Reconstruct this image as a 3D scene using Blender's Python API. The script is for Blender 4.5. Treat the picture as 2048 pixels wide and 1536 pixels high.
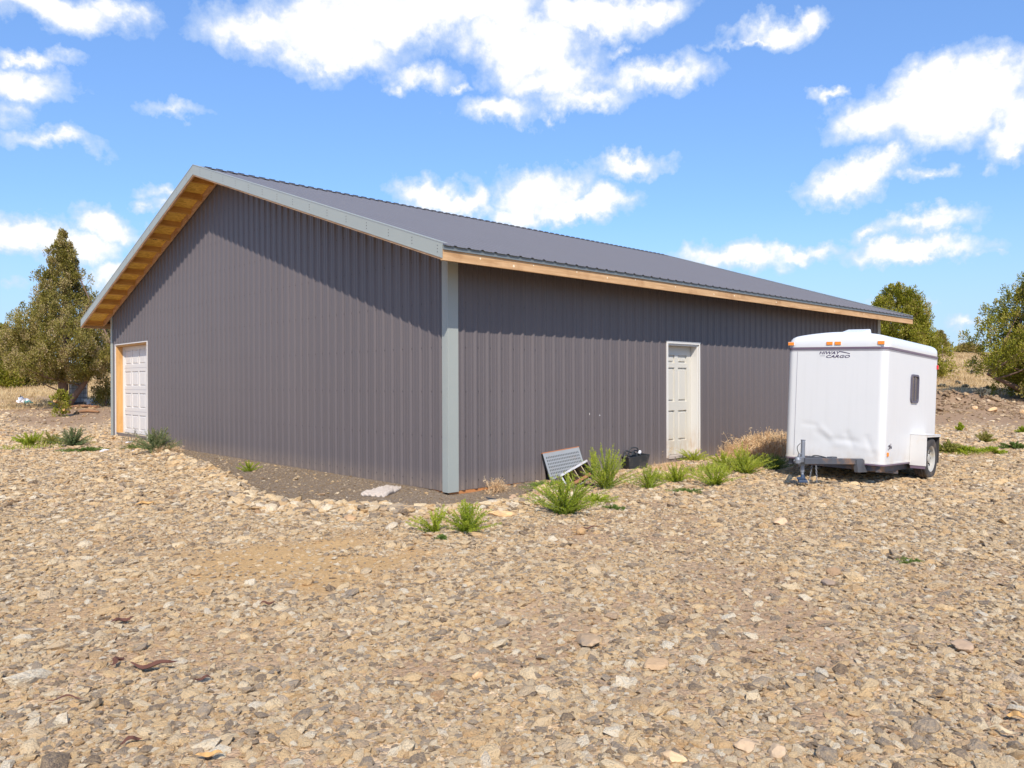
import bpy, math, random
import numpy as np
from mathutils import Vector, Matrix

# ------------------------------------------------------------------ camera, world, sun
scene = bpy.context.scene
for o in list(bpy.data.objects): bpy.data.objects.remove(o)
COL = scene.collection
rng = np.random.default_rng(7)
random.seed(7)

CAM = np.array([-6.5618, -8.1478, 1.4874]); YAW, PIT, ROL, FPX = 0.7607, -0.0025, -0.0032, 1536.5
def basis(yaw, pitch, roll):
    cy, sy = math.cos(yaw), math.sin(yaw)
    f = np.array([sy*math.cos(pitch), cy*math.cos(pitch), math.sin(pitch)])
    r = np.array([cy, -sy, 0.0]); u = np.cross(r, f)
    return r*math.cos(roll)+u*math.sin(roll), -r*math.sin(roll)+u*math.cos(roll), f
RR, UU, FF = basis(YAW, PIT, ROL)
cam_data = bpy.data.cameras.new('camera'); cam = bpy.data.objects.new('camera', cam_data); COL.objects.link(cam)
cam_data.sensor_width = 36; cam_data.lens = 36*FPX/2048; cam_data.clip_start = 0.05; cam_data.clip_end = 6000
M = Matrix(((RR[0], UU[0], -FF[0], CAM[0]), (RR[1], UU[1], -FF[1], CAM[1]), (RR[2], UU[2], -FF[2], CAM[2]), (0, 0, 0, 1)))
cam.matrix_world = M
scene.camera = cam
scene.render.engine = 'CYCLES'
scene.view_settings.view_transform = 'Standard'; scene.view_settings.look = 'None'
scene.view_settings.exposure = 0.35; scene.view_settings.gamma = 1.0

SUN = Vector((1.0, 1.22, -1.57)).normalized()          # direction the light travels
sun_elev = math.asin(-SUN.z); sun_az = math.atan2(-SUN.x, -SUN.y)   # azimuth clockwise from +Y
sd = bpy.data.lights.new('sun', 'SUN'); sd.energy = 4.2; sd.angle = math.radians(0.5); sd.color = (1.0, 0.93, 0.82)
so = bpy.data.objects.new('sun', sd); COL.objects.link(so)
so.rotation_euler = SUN.to_track_quat('-Z', 'Y').to_euler(); so.location = (-20, -20, 30)

def dir_of(px, py):
    d = FF*FPX + RR*(px-1024) - UU*(py-768)
    return d/np.linalg.norm(d)
# clouds: centre x, centre y, half width, half height (as seen towards the sky), strength
CLOUDS = [(90,15,190,42,1),(230,25,75,30,.8),(238,56,30,10,.5),(70,118,75,20,.8),(60,168,95,32,.9),(45,212,40,34,.6),(335,222,60,15,.55),
 (110,285,100,18,.6),(520,60,120,50,1),(640,70,170,75,1.2),(660,115,90,34,1),(800,30,220,62,1.2),(930,10,160,60,1.2),(1000,70,110,60,1),
 (1070,100,130,70,1.2),(1120,155,100,48,1),(1180,192,110,28,.8),(1200,30,150,48,1.1),(1290,20,90,34,1),(1310,150,110,36,1),
 (830,152,75,26,.75),(905,168,30,11,.6),(785,178,24,15,.5),(1015,222,85,32,.95),(1127,230,18,12,.5),(1255,92,26,13,.5),
 (1545,62,88,32,.95),(1615,42,60,24,.8),(1500,84,60,11,.7),(1900,215,190,75,1.3),(1770,235,110,52,1.1),(1960,160,140,60,1.2),(1850,165,95,48,1.1),
 (2040,240,90,70,1.1),(1665,185,42,17,.75),(1745,345,90,38,1.1),(1695,372,95,34,1),(1795,325,46,32,.8),(1862,352,50,14,.6),(1255,332,72,26,1),
 (1080,380,90,48,1.2),(1035,415,60,30,1),(1200,405,56,34,1),(1130,415,110,24,1),(850,392,75,38,1.1),(905,402,90,26,1),(950,392,40,26,.8),
 (1480,513,120,27,1),(1590,500,80,20,1),(1815,500,150,25,1.1),(1840,450,110,22,.85),(1730,468,50,17,.7),(50,485,130,40,1.2),(190,448,80,36,1.1),
 (225,470,75,28,1),(130,490,110,34,1),(200,545,60,24,.8),(340,385,60,20,.8),(320,412,34,14,.6),(1828,600,40,14,.8),(1775,605,36,18,.8),
 (1950,640,52,12,.55),(1985,500,26,9,.4),(2046,300,26,28,.8),(1400,770,60,10,.3),(10,580,40,14,.5),(1990,330,16,14,.35)]
# more clouds round the rest of the sky, for other viewpoints
for k in range(40):
    CLOUDS.append(('a', rng.uniform(40, 322), rng.uniform(4, 60), rng.uniform(4, 11), rng.uniform(1.2, 3.5), rng.uniform(.7, 1.2)))
def azel(d): return math.degrees(math.atan2(d[0], d[1])), math.degrees(math.asin(d[2]))
world = bpy.data.worlds.new('World'); scene.world = world; world.use_nodes = True
NT = world.node_tree; NT.nodes.clear()
class G:
    """tiny node-graph helper"""
    def __init__(s, nt): s.nt = nt
    def n(s, t, **kw):
        nd = s.nt.nodes.new(t)
        for k, v in kw.items(): setattr(nd, k, v)
        return nd
    def put(s, sock, v):
        if v is None: return
        if isinstance(v, bpy.types.NodeSocket): s.nt.links.new(v, sock)
        else: sock.default_value = v
    def m(s, op, a, b=None, c=None, clamp=False):
        nd = s.n('ShaderNodeMath', operation=op, use_clamp=clamp)
        for i, v in enumerate((a, b, c)): s.put(nd.inputs[i], v)
        return nd.outputs[0]
    def v(s, op, a, b=None, scale=None):
        nd = s.n('ShaderNodeVectorMath', operation=op); s.put(nd.inputs[0], a); s.put(nd.inputs[1], b)
        if scale is not None: s.put(nd.inputs['Scale'], scale)
        return nd.outputs['Value'] if op in ('LENGTH', 'DOT_PRODUCT') else nd.outputs[0]
    def mix(s, f, a, b, blend='MIX'):
        nd = s.n('ShaderNodeMix', data_type='RGBA', blend_type=blend)
        s.put(nd.inputs[0], f); s.put(nd.inputs[6], a); s.put(nd.inputs[7], b); return nd.outputs[2]
    def noise(s, vec, scale, detail=4, rough=.55, dist=0, out='Fac'):
        nd = s.n('ShaderNodeTexNoise'); s.put(nd.inputs['Vector'], vec); s.put(nd.inputs['Scale'], scale)
        nd.inputs['Detail'].default_value = detail; nd.inputs['Roughness'].default_value = rough; nd.inputs['Distortion'].default_value = dist
        return nd.outputs[out]
    def ramp(s, f, stops, interp='LINEAR'):
        nd = s.n('ShaderNodeValToRGB'); nd.color_ramp.interpolation = interp; e = nd.color_ramp.elements
        while len(e) < len(stops): e.new(.5)
        for i, (p, c) in enumerate(stops): e[i].position = p; e[i].color = (*c, 1) if len(c) == 3 else c
        s.put(nd.inputs[0], f); return nd.outputs[0]
    def mr(s, v, a, b, c=0., d=1., smooth=True):
        nd = s.n('ShaderNodeMapRange', interpolation_type='SMOOTHSTEP' if smooth else 'LINEAR')
        for i, x in enumerate((v, a, b, c, d)): s.put(nd.inputs[i], x)
        return nd.outputs[0]
g = G(NT)
sky = g.n('ShaderNodeTexSky', sky_type='NISHITA', sun_disc=False)
sky.sun_elevation = sun_elev; sky.sun_rotation = sun_az; sky.altitude = 1300; sky.air_density = 1.0; sky.dust_density = 0.3; sky.ozone_density = 2.0
tc = g.n('ShaderNodeTexCoord').outputs['Generated']
sep = g.n('ShaderNodeSeparateXYZ'); g.put(sep.inputs[0], tc)
az = g.m('MULTIPLY', g.m('ARCTAN2', sep.outputs[0], sep.outputs[1]), 57.29578)
el = g.m('MULTIPLY', g.m('ARCSINE', sep.outputs[2]), 57.29578)
cmb = g.n('ShaderNodeCombineXYZ'); g.put(cmb.inputs[0], az); g.put(cmb.inputs[1], el)
nv = g.noise(tc, 14, 5, .55, 0, 'Color')
nv2 = g.noise(tc, 55, 5, .6, 0, 'Color')
warp = g.v('ADD', g.v('MULTIPLY', g.v('SUBTRACT', nv, (.5, .5, .5)), (6, 3.6, 0)), g.v('MULTIPLY', g.v('SUBTRACT', nv2, (.5, .5, .5)), (2.4, 1.8, 0)))
P = g.v('ADD', cmb.outputs[0], warp)
acc = None
for c in CLOUDS:
    if c[0] == 'a':
        _, a, e, sx, sy, w = c; a = ((a + 43.6 + 180) % 360)-180
    else:
        x, y, rx, ry, w = c
        a, e = azel(dir_of(x, y)); a1, _ = azel(dir_of(x+rx, y)); _, e1 = azel(dir_of(x, y-ry)); sx = abs(a1-a); sy = abs(e1-e)
    L_ = g.v('LENGTH', g.v('MULTIPLY', g.v('SUBTRACT', P, (a, e, 0)), (1/sx, 1/sy, 0)))
    val = g.m('MULTIPLY', g.m('SUBTRACT', 1.27, L_), w)
    acc = val if acc is None else g.m('SMOOTH_MAX', acc, val, .12)
fine = g.noise(tc, 30, 9, .62)
dens = g.m('ADD', acc, g.m('MULTIPLY', g.m('SUBTRACT', fine, .5), 1.15))
cover = g.m('POWER', g.mr(dens, -.04, .78, 0, 1, False), .85)
shade = g.noise(g.v('ADD', tc, (0, 0, .02)), 17, 6, .6)
thick = g.mr(g.m('ADD', dens, g.m('MULTIPLY', shade, 1.1)), .75, 1.45)
ccol = g.mix(thick, (0.66, 0.77, 0.95, 1), (1.0, 1.0, 1.0, 1))
skyt = g.v('SCALE', g.mix(1.0, sky.outputs[0], (1.02, 1.22, 1.43, 1), 'MULTIPLY'), scale=g.mr(el, 0, 34, .62, 1.28, False))
skyt = g.mix(g.mr(el, 13, 0, 0, .75), skyt, (3.0, 4.05, 5.6, 1))
cloudc = g.v('SCALE', ccol, scale=6.6)
fin = g.mix(g.m('MULTIPLY', cover, .96), skyt, cloudc)
bg = g.n('ShaderNodeBackground'); g.put(bg.inputs[0], fin); bg.inputs[1].default_value = 0.128
out = g.n('ShaderNodeOutputWorld'); NT.links.new(bg.outputs[0], out.inputs[0])
world.cycles.sampling_method = 'MANUAL'; world.cycles.sample_map_resolution = 512

# ------------------------------------------------------------------ noise + ground height
def vnoise(x, y, s=0):
    xi = np.floor(x).astype(np.int64); yi = np.floor(y).astype(np.int64); fx = x-xi; fy = y-yi
    fx = fx*fx*(3-2*fx); fy = fy*fy*(3-2*fy)
    def h(a, b):
        n = (a*374761393 + b*668265263 + s*2147483647*31) & 0xffffffff
        n = ((n ^ (n >> 13))*1274126177) & 0xffffffff
        return ((n ^ (n >> 16)) & 0xffff)/65535.0
    return (h(xi, yi)*(1-fx)+h(xi+1, yi)*fx)*(1-fy)+(h(xi, yi+1)*(1-fx)+h(xi+1, yi+1)*fx)*fy
def fbm(x, y, o=4, s=0):
    t = 0; a = .5
    for i in range(o): t = t+a*vnoise(x*2**i+17.3*i, y*2**i-9.1*i, s+i); a *= .5
    return t
def ss(x, a, b):
    t = np.clip((x-a)/(b-a), 0, 1); return t*t*(3-2*t)
WID, LEN = 14.6, 14.81
def poly_sd(x, y, poly):
    """signed distance, negative inside"""
    x = np.asarray(x, float); y = np.asarray(y, float)
    d = np.full(x.shape, 1e9); ins = np.zeros(x.shape, bool)
    for i in range(len(poly)):
        ax, ay = poly[i]; bx, by = poly[(i+1) % len(poly)]
        ex, ey = bx-ax, by-ay; t = np.clip(((x-ax)*ex+(y-ay)*ey)/(ex*ex+ey*ey), 0, 1)
        d = np.minimum(d, np.hypot(x-ax-t*ex, y-ay-t*ey))
        c = (ay > y) != (by > y)
        with np.errstate(divide='ignore', invalid='ignore'):
            c &= x < (bx-ax)*(y-ay)/((by-ay) if by != ay else 1e-9)+ax
        ins ^= c
    return np.where(ins, -d, d)
STRIP = [(0.3, 9.4), (-.5, 9.0), (-.75, 7.2), (-1.15, 5.2), (-1.55, 3.2), (-2.1, 1.5), (-2.05, .6), (-1.55, -.2), (-1.35, -.9), (-.7, -1.25), (0, -1.3), (.7, -.95), (1.3, -.6), (2.2, -.3), (3, .2)]
def fwd_lat(x, y):
    dx, dy = x-CAM[0], y-CAM[1]
    return dx*FF[0]+dy*FF[1], dx*RR[0]+dy*RR[1]
def height(x, y):
    x = np.asarray(x, float); y = np.asarray(y, float)
    D, Lt = fwd_lat(x, y)
    lat = Lt/np.maximum(np.abs(D), 1)
    slope = .050+.018*ss(lat, -.2, .4)
    h = .27*ss(D, 15, 26)+.42*ss(D, 22, 36)+slope*np.minimum(np.maximum(D-32, 0), 64)
    h = h+ .4*(fbm(x*.06, y*.06, 3, 5)-.45)*ss(D, 34, 60)
    bx = np.maximum(np.maximum(-x, x-LEN), 0); by = np.maximum(np.maximum(-y, y-WID), 0); bd = np.hypot(bx, by)
    m = ss(bd, .8, 7)
    h = h*m
    near = 1-ss(D, 18, 40)
    h = h+near*(.07*(fbm(x*.8, y*.8, 3, 1)-.45)+.03*(fbm(x*4, y*4, 2, 2)-.4))*ss(bd, .1, 1.0)
    sd_ = poly_sd(x, y, STRIP)
    h = h+.06*np.exp(-((sd_-.18)/.16)**2)*(.4+fbm(x*3, y*3, 2, 9))*(bd > .05)
    h = h-.03*ss(-sd_, 0, .4)*(np.minimum(bd, 1))
    h = h-.06*np.exp(-((x-6.7)**2+(y+4.3)**2)/5)
    h = h-.07*np.exp(-((x-.2)**2/.8+(y+.35)**2/.3))
    h = h+.035*np.exp(-((x-5.5)/2.2)**2-((y+.6)/.8)**2)
    h = h+.12*np.exp(-((x+.5)/1.3)**2-((y-13.0)/1.7)**2)
    # mound of pushed-up dirt to the right, behind the trailer
    md = np.exp(-((D-28.5)/2.2)**2)*ss(lat, .40, .52)*(1-ss(lat, .60, .68))
    h = h+md*(.45+.9*(fbm(x*1.4, y*1.4, 3, 12)-.45))
    return h
def hz(x, y): return float(height(np.array([x]), np.array([y]))[0])
def at(px, py, dz=0.0):
    """point of the ground seen in the photograph at px, py"""
    d = dir_of(px, py); t = np.concatenate([np.arange(2, 40, .02), np.arange(40, 160, .1)])
    X = CAM[0]+d[0]*t; Y = CAM[1]+d[1]*t; Z = CAM[2]+d[2]*t
    k = np.argmax(Z < height(X, Y)) if (Z < height(X, Y)).any() else len(t)-1
    return Vector((X[k], Y[k], float(height(X[k:k+1], Y[k:k+1])[0])+dz))
def depth(p): return (p[0]-CAM[0])*FF[0]+(p[1]-CAM[1])*FF[1]

# ------------------------------------------------------------------ mesh helpers
def tag(o, label=None, cat=None, group=None, kind=None):
    if label: o['label'] = label
    if cat: o['category'] = cat
    if group: o['group'] = group
    if kind: o['kind'] = kind
    return o
def empty(name, loc, label, cat, group=None, rot=(0, 0, 0)):
    o = bpy.data.objects.new(name, None); COL.objects.link(o); o.location = loc; o.rotation_euler = rot
    o.empty_display_size = .2
    return tag(o, label, cat, group)
class MB:
    def __init__(s): s.v = []; s.f = []; s.m = []
    def add(s, vs, fs, mi=0):
        b = len(s.v); s.v += [tuple(map(float, q)) for q in vs]; s.f += [tuple(i+b for i in q) for q in fs]; s.m += [mi]*len(fs)
    def box(s, a, b, mi=0, R=None, o=(0, 0, 0)):
        vs = [Vector((x, y, z)) for z in (a[2], b[2]) for y in (a[1], b[1]) for x in (a[0], b[0])]
        if R is not None: vs = [R @ q for q in vs]
        vs = [q+Vector(o) for q in vs]
        s.add(vs, [(0, 2, 3, 1), (4, 5, 7, 6), (0, 1, 5, 4), (2, 6, 7, 3), (0, 4, 6, 2), (1, 3, 7, 5)], mi)
    def hexa(s, vs, mi=0):
        """8 corners: bottom 4 ccw then top 4 ccw"""
        s.add(vs, [(3, 2, 1, 0), (4, 5, 6, 7), (0, 1, 5, 4), (1, 2, 6, 5), (2, 3, 7, 6), (3, 0, 4, 7)], mi)
    def tube(s, pts, r, n=8, mi=0, cap=True):
        pts = [Vector(q) for q in pts]; rs = r if isinstance(r, (list, tuple)) else [r]*len(pts)
        up = Vector((0, 0, 1)); rings = []
        for i, q in enumerate(pts):
            t = (pts[min(i+1, len(pts)-1)]-pts[max(i-1, 0)]).normalized()
            if abs(t.dot(up)) > .95: up = Vector((1, 0, 0))
            a = t.cross(up).normalized(); b = a.cross(t).normalized(); up = b
            rings.append([q+a*math.cos(2*math.pi*k/n)*rs[i]+b*math.sin(2*math.pi*k/n)*rs[i] for k in range(n)])
        vs = [q for rg in rings for q in rg]
        fs = [(i*n+k, i*n+(k+1) % n, (i+1)*n+(k+1) % n, (i+1)*n+k) for i in range(len(pts)-1) for k in range(n)]
        if cap: fs += [tuple(reversed(range(n))), tuple((len(pts)-1)*n+k for k in range(n))]
        s.add(vs, fs, mi)
    def build(s, name, mats, parent=None, smooth=False, bevel=0, angle=None, tints=None):
        me = bpy.data.meshes.new(name); me.from_pydata(s.v, [], s.f); 
        mats = mats if isinstance(mats, (list, tuple)) else [mats]
        for m_ in mats: me.materials.append(m_)
        if len(mats) > 1: me.polygons.foreach_set('material_index', s.m)
        if smooth: me.polygons.foreach_set('use_smooth', [True]*len(me.polygons))
        me.update()
        o = bpy.data.objects.new(name, me); COL.objects.link(o)
        if parent: o.parent = parent
        if bevel:
            b = o.modifiers.new('bevel', 'BEVEL'); b.width = bevel; b.segments = 2; b.limit_method = 'ANGLE'
        return o
def np_mesh(name, V, F, mats, parent=None, fa=None, tint=None, smooth=False, mi=None):
    """V (n,3), F (m,k) same-size faces"""
    V = np.asarray(V, np.float32); F = np.asarray(F, np.int32); k = F.shape[1]
    me = bpy.data.meshes.new(name); me.vertices.add(len(V)); me.vertices.foreach_set('co', V.ravel())
    me.loops.add(F.size); me.loops.foreach_set('vertex_index', F.ravel())
    me.polygons.add(len(F)); me.polygons.foreach_set('loop_start', np.arange(0, F.size, k, dtype=np.int32))
    try: me.polygons.foreach_set('loop_total', np.full(len(F), k, np.int32))
    except Exception: pass
    for m_ in (mats if isinstance(mats, (list, tuple)) else [mats]): me.materials.append(m_)
    if mi is not None: me.polygons.foreach_set('material_index', np.asarray(mi, np.int32))
    if smooth: me.polygons.foreach_set('use_smooth', np.ones(len(F), bool))
    me.update(calc_edges=True)
    if tint is not None:
        a = me.attributes.new('tint', 'FLOAT', 'POINT'); a.data.foreach_set('value', np.asarray(tint, np.float32))
    o = bpy.data.objects.new(name, me); COL.objects.link(o)
    if parent: o.parent = parent
    return o

# ------------------------------------------------------------------ materials
def new_mat(name):
    m_ = bpy.data.materials.new(name); m_.use_nodes = True; nt = m_.node_tree
    b = nt.nodes['Principled BSDF']; return m_, G(nt), b
def simple(name, col, rough=.6, metal=0, var=.12, scale=6, bump=0, bscale=60, stretch=None, spec=.5, dirt=None, dscale=2.):
    m_, g_, b = new_mat(name)
    co = g_.n('ShaderNodeTexCoord').outputs['Object']
    if stretch: co = g_.v('MULTIPLY', co, stretch)
    n1 = g_.noise(co, scale, 5, .6)
    c = g_.mix(n1, (*[x*(1-var) for x in col], 1), (*[min(1, x*(1+var)) for x in col], 1))
    if dirt: c = g_.mix(g_.mr(g_.noise(co, dscale, 6, .65), .5, .75), c, (*dirt, 1))
    g_.put(b.inputs['Base Color'], c); b.inputs['Roughness'].default_value = rough; b.inputs['Metallic'].default_value = metal
    b.inputs['Specular IOR Level'].default_value = spec
    if bump:
        bn = g_.n('ShaderNodeBump'); bn.inputs['Strength'].default_value = bump; bn.inputs['Distance'].default_value = .01
        g_.put(bn.inputs['Height'], g_.noise(co, bscale, 4, .6)); g_.nt.links.new(bn.outputs[0], b.inputs['Normal'])
    return m_
MAT = {}
def panel_metal():
    m_, g_, b = new_mat('charcoal painted metal')
    co = g_.n('ShaderNodeTexCoord').outputs['Object']
    big = g_.noise(g_.v('MULTIPLY', co, (1.1, 1.1, .25)), 1.0, 4, .6)
    c = g_.mix(big, (.111, .093, .093, 1), (.140, .118, .118, 1))
    sq = g_.n('ShaderNodeSeparateXYZ'); g_.put(sq.inputs[0], co); wn = g_.n('ShaderNodeTexWhiteNoise', noise_dimensions='1D')
    g_.put(wn.inputs['W'], g_.m('FLOOR', g_.m('DIVIDE', g_.m('ADD', sq.outputs[0], sq.outputs[1]), .9144))); c = g_.mix(g_.m('MULTIPLY', wn.outputs['Value'], .22), c, (.10, .087, .093, 1))
    fine_ = g_.noise(g_.v('MULTIPLY', co, (9, 9, .6)), 3, 4, .6)
    c = g_.mix(g_.m('MULTIPLY', fine_, .2), c, (.11, .10, .105, 1))
    # splashed dust low on the wall
    sp = g_.n('ShaderNodeSeparateXYZ'); g_.put(sp.inputs[0], co)
    dust = g_.m('MULTIPLY', g_.mr(sp.outputs[2], .32, .0), g_.m('MULTIPLY', g_.noise(co, 7, 5, .65), .45))
    c = g_.mix(dust, c, (.34, .25, .17, 1))
    g_.put(b.inputs['Base Color'], c); b.inputs['Roughness'].default_value = .42; b.inputs['Specular IOR Level'].default_value = .4
    bn = g_.n('ShaderNodeBump'); bn.inputs['Strength'].default_value = .12; bn.inputs['Distance'].default_value = .02
    g_.put(bn.inputs['Height'], g_.noise(g_.v('MULTIPLY', co, (1.5, 1.5, .8)), 2, 3, .5)); g_.nt.links.new(bn.outputs[0], b.inputs['Normal'])
    return m_
MAT['panel'] = panel_metal()
MAT['roof'] = simple('charcoal roof metal', (.150, .137, .136), .45, 0, .06, 1.2, .06, 3)
MAT['trim'] = simple('pale grey trim metal', (.32, .34, .31), .45, 0, .06, 2, 0)
MAT['trimdark'] = simple('grey eave metal', (.16, .18, .18), .45, 0, .05, 2, 0)
MAT['screw'] = simple('dark screw head', (.055, .045, .047), .5)
MAT['black'] = simple('black foam', (.012, .01, .016), .8)
def wood(name, c1, c2, axis, scale=1.0, knots=False):
    m_, g_, b = new_mat(name); co = g_.n('ShaderNodeTexCoord').outputs['Object']
    st = [22.0*scale]*3; st[axis] = 1.2*scale
    v_ = g_.v('MULTIPLY', co, tuple(st))
    n1 = g_.noise(v_, 1, 5, .65, .8)
    c = g_.mix(g_.mr(n1, .3, .72), (*c1, 1), (*c2, 1))
    blot = g_.noise(co, 1.7, 4, .6)
    c = g_.mix(g_.mr(blot, .5, .8), c, (c1[0]*.72, c1[1]*.62, c1[2]*.55, 1))
    g_.put(b.inputs['Base Color'], c); b.inputs['Roughness'].default_value = .75
    bn = g_.n('ShaderNodeBump'); bn.inputs['Strength'].default_value = .25; bn.inputs['Distance'].default_value = .004
    g_.put(bn.inputs['Height'], n1); g_.nt.links.new(bn.outputs[0], b.inputs['Normal'])
    return m_
MAT['fascia'] = wood('weathered fascia lumber', (.44, .25, .11), (.62, .39, .20), 0)
MAT['rakewood'] = wood('rake lumber', (.42, .23, .11), (.60, .38, .22), 1)
MAT['lookout'] = wood('lookout lumber', (.50, .24, .05), (.66, .36, .09), 0)
MAT['jambwood'] = wood('orange jamb lumber', (.52, .27, .08), (.66, .38, .14), 2)
MAT['skirt'] = wood('orange treated skirt board', (.40, .16, .05), (.52, .24, .09), 0)
def osb():
    m_, g_, b = new_mat('strand board'); co = g_.n('ShaderNodeTexCoord').outputs['Object']
    vo = g_.n('ShaderNodeTexVoronoi'); g_.put(vo.inputs['Vector'], g_.v('MULTIPLY', co, (14, 34, 34))); vo.inputs['Scale'].default_value = 1
    c = g_.mix(g_.n('ShaderNodeSeparateColor').outputs[0], (.5, .3, .08, 1), (.7, .45, .16, 1))
    sc = g_.n('ShaderNodeSeparateColor'); g_.put(sc.inputs[0], vo.outputs['Color'])
    c = g_.mix(sc.outputs[0], (.62, .36, .05, 1), (.90, .60, .13, 1))
    g_.put(b.inputs['Base Color'], c); b.inputs['Roughness'].default_value = .7
    return m_
MAT['osb'] = osb(); MAT['eaveshade'] = simple('eave wood with painted shade', (.12, .065, .032), .9)  # last one: under-eave shade put into the wood colour as dark brown
def doorwhite(name, col, dirtc):
    m_, g_, b = new_mat(name); co = g_.n('ShaderNodeTexCoord').outputs['Object']
    sp = g_.n('ShaderNodeSeparateXYZ'); g_.put(sp.inputs[0], co)
    low = g_.mr(sp.outputs[2], .75, .1)
    d = g_.m('MULTIPLY', low, g_.mr(g_.noise(g_.v('MULTIPLY', co, (4, 4, 1.5)), 3, 6, .65), .3, .75))
    c = g_.mix(g_.m('MULTIPLY', d, .75), (*col, 1), (*dirtc, 1))
    g_.put(b.inputs['Base Color'], c); b.inputs['Roughness'].default_value = .45
    return m_
MAT['door'] = doorwhite('cream white door paint', (.58, .55, .48), (.46, .33, .2))
MAT['doorframe'] = doorwhite('white door frame paint', (.68, .65, .60), (.46, .28, .13))
MAT['garage'] = simple('white overhead door', (.64, .60, .56), .45, 0, .03, 3)
def trailer_white():
    m_, g_, b = new_mat('white trailer skin'); co = g_.n('ShaderNodeTexCoord').outputs['Object']
    sp = g_.n('ShaderNodeSeparateXYZ'); g_.put(sp.inputs[0], co)
    streak = g_.noise(g_.v('MULTIPLY', co, (14, 14, .7)), 1, 5, .6)
    c = g_.mix(g_.m('MULTIPLY', g_.mr(streak, .45, .8), .16), (.67, .66, .64, 1), (.52, .505, .47, 1))
    dn = g_.m('MULTIPLY', g_.mr(sp.outputs[2], .62, .24), g_.mr(g_.noise(co, 5, 6, .65), .25, .8))
    c = g_.mix(g_.m('MULTIPLY', dn, .6), c, (.52, .42, .31, 1))
    g_.put(b.inputs['Base Color'], c); b.inputs['Roughness'].default_value = .42
    bn = g_.n('ShaderNodeBump'); bn.inputs['Strength'].default_value = .05; bn.inputs['Distance'].default_value = .03
    g_.put(bn.inputs['Height'], g_.noise(co, 3.2, 3, .5)); g_.nt.links.new(bn.outputs[0], b.inputs['Normal'])
    return m_
MAT['tw'] = trailer_white()
MAT['cap'] = simple('white fibreglass roof cap', (.69, .69, .68), .25, 0, .03, 4, dirt=(.70, .66, .58), dscale=3)
MAT['fend'] = simple('white aluminium fender', (.62, .60, .57), .35, 0, .05, 4, dirt=(.6, .52, .42), dscale=3)
MAT['purple'] = simple('purple black vinyl', (.035, .012, .06), .4)
MAT['greyv'] = simple('grey vinyl', (.30, .28, .30), .4)
MAT['band'] = simple('dark trim strip', (.16, .11, .15), .4)
MAT['tyre'] = simple('tyre rubber', (.045, .04, .038), .85, 0, .3, 30, .3, 60, dirt=(.16, .12, .08), dscale=4)
MAT['rim'] = simple('white wheel rim', (.42, .40, .36), .35, 0, .08, 10, dirt=(.5, .42, .3), dscale=8)
MAT['frame'] = simple('grey trailer frame steel', (.10, .105, .12), .55, .3, .3, 10, dirt=(.32, .17, .08), dscale=4)
MAT['zinc'] = simple('zinc plated steel', (.26, .27, .29), .45, .5, .2, 12)
MAT['blue'] = simple('dark blue block', (.035, .06, .11), .6, 0, .3, 20)
MAT['glass'] = simple('dark window glass', (.10, .095, .10), .08, 0, .2, 4)
MAT['rubber'] = simple('grey window gasket', (.10, .09, .12), .5)
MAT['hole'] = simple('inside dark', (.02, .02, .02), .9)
def lens(name, col):
    m_ = simple(name, col, .2, 0, .2, 60); return m_
MAT['amber'] = lens('amber lens', (.85, .25, .02)); MAT['red'] = lens('red lens', (.65, .03, .04))
MAT['rust'] = simple('rusty wood', (.30, .13, .06), .85, 0, .4, 12)
MAT['greybox'] = simple('weathered grey sheet metal', (.42, .41, .42), .5, .3, .15, 8, dirt=(.3, .22, .16), dscale=6)
MAT['perf'] = simple('pale grey perforated metal', (.33, .34, .34), .5, .2, .1, 8, dirt=(.36, .30, .25), dscale=5)
MAT['blackp'] = simple('black plastic', (.028, .032, .036), .45, 0, .3, 10, dirt=(.12, .10, .08), dscale=5)
MAT['cloth'] = simple('dusty white sacking', (.52, .44, .37), .9, 0, .12, 14, .4, 120)
MAT['whiteboard'] = simple('white board', (.80, .78, .80), .6, 0, .05, 8)
MAT['bark'] = simple('dark red bark', (.115, .045, .028), .9, 0, .4, 25, .5, 60)
MAT['yellowwood'] = simple('fresh yellow wood', (.55, .31, .11), .8, 0, .25, 20)
MAT['trunk'] = simple('juniper bark', (.20, .125, .085), .9, 0, .35, 6, .6, 20, stretch=(6, 6, 1))
MAT['cut'] = simple('cut wood', (.55, .30, .12), .8, 0, .1, 20)
MAT['stem'] = simple('weed stem', (.22, .26, .07), .8)
MAT['tote'] = simple('white plastic tank', (.62, .64, .68), .4, 0, .06, 3)
MAT['cage'] = simple('galvanised cage', (.30, .31, .33), .5, .5, .1, 6)
MAT['post'] = simple('steel fence post', (.16, .10, .08), .7)
def leafmat(name, cols, rough=.6, trans=.15):
    m_, g_, b = new_mat(name)
    at_ = g_.n('ShaderNodeAttribute', attribute_name='tint'); 
    c = g_.ramp(at_.outputs['Fac'], [(i/(len(cols)-1), c_) for i, c_ in enumerate(cols)])
    g_.put(b.inputs['Base Color'], c); b.inputs['Roughness'].default_value = rough; b.inputs['Specular IOR Level'].default_value = .25
    tr = g_.n('ShaderNodeBsdfTranslucent'); g_.put(tr.inputs[0], c)
    mx = g_.n('ShaderNodeMixShader'); mx.inputs[0].default_value = trans
    g_.nt.links.new(b.outputs[0], mx.inputs[1]); g_.nt.links.new(tr.outputs[0], mx.inputs[2])
    g_.nt.links.new(mx.outputs[0], g_.nt.nodes['Material Output'].inputs[0])
    return m_
MAT['jun1'] = leafmat('grey green juniper', [(.13, .12, .018), (.22, .19, .03), (.33, .265, .08), (.47, .35, .19)])
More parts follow.
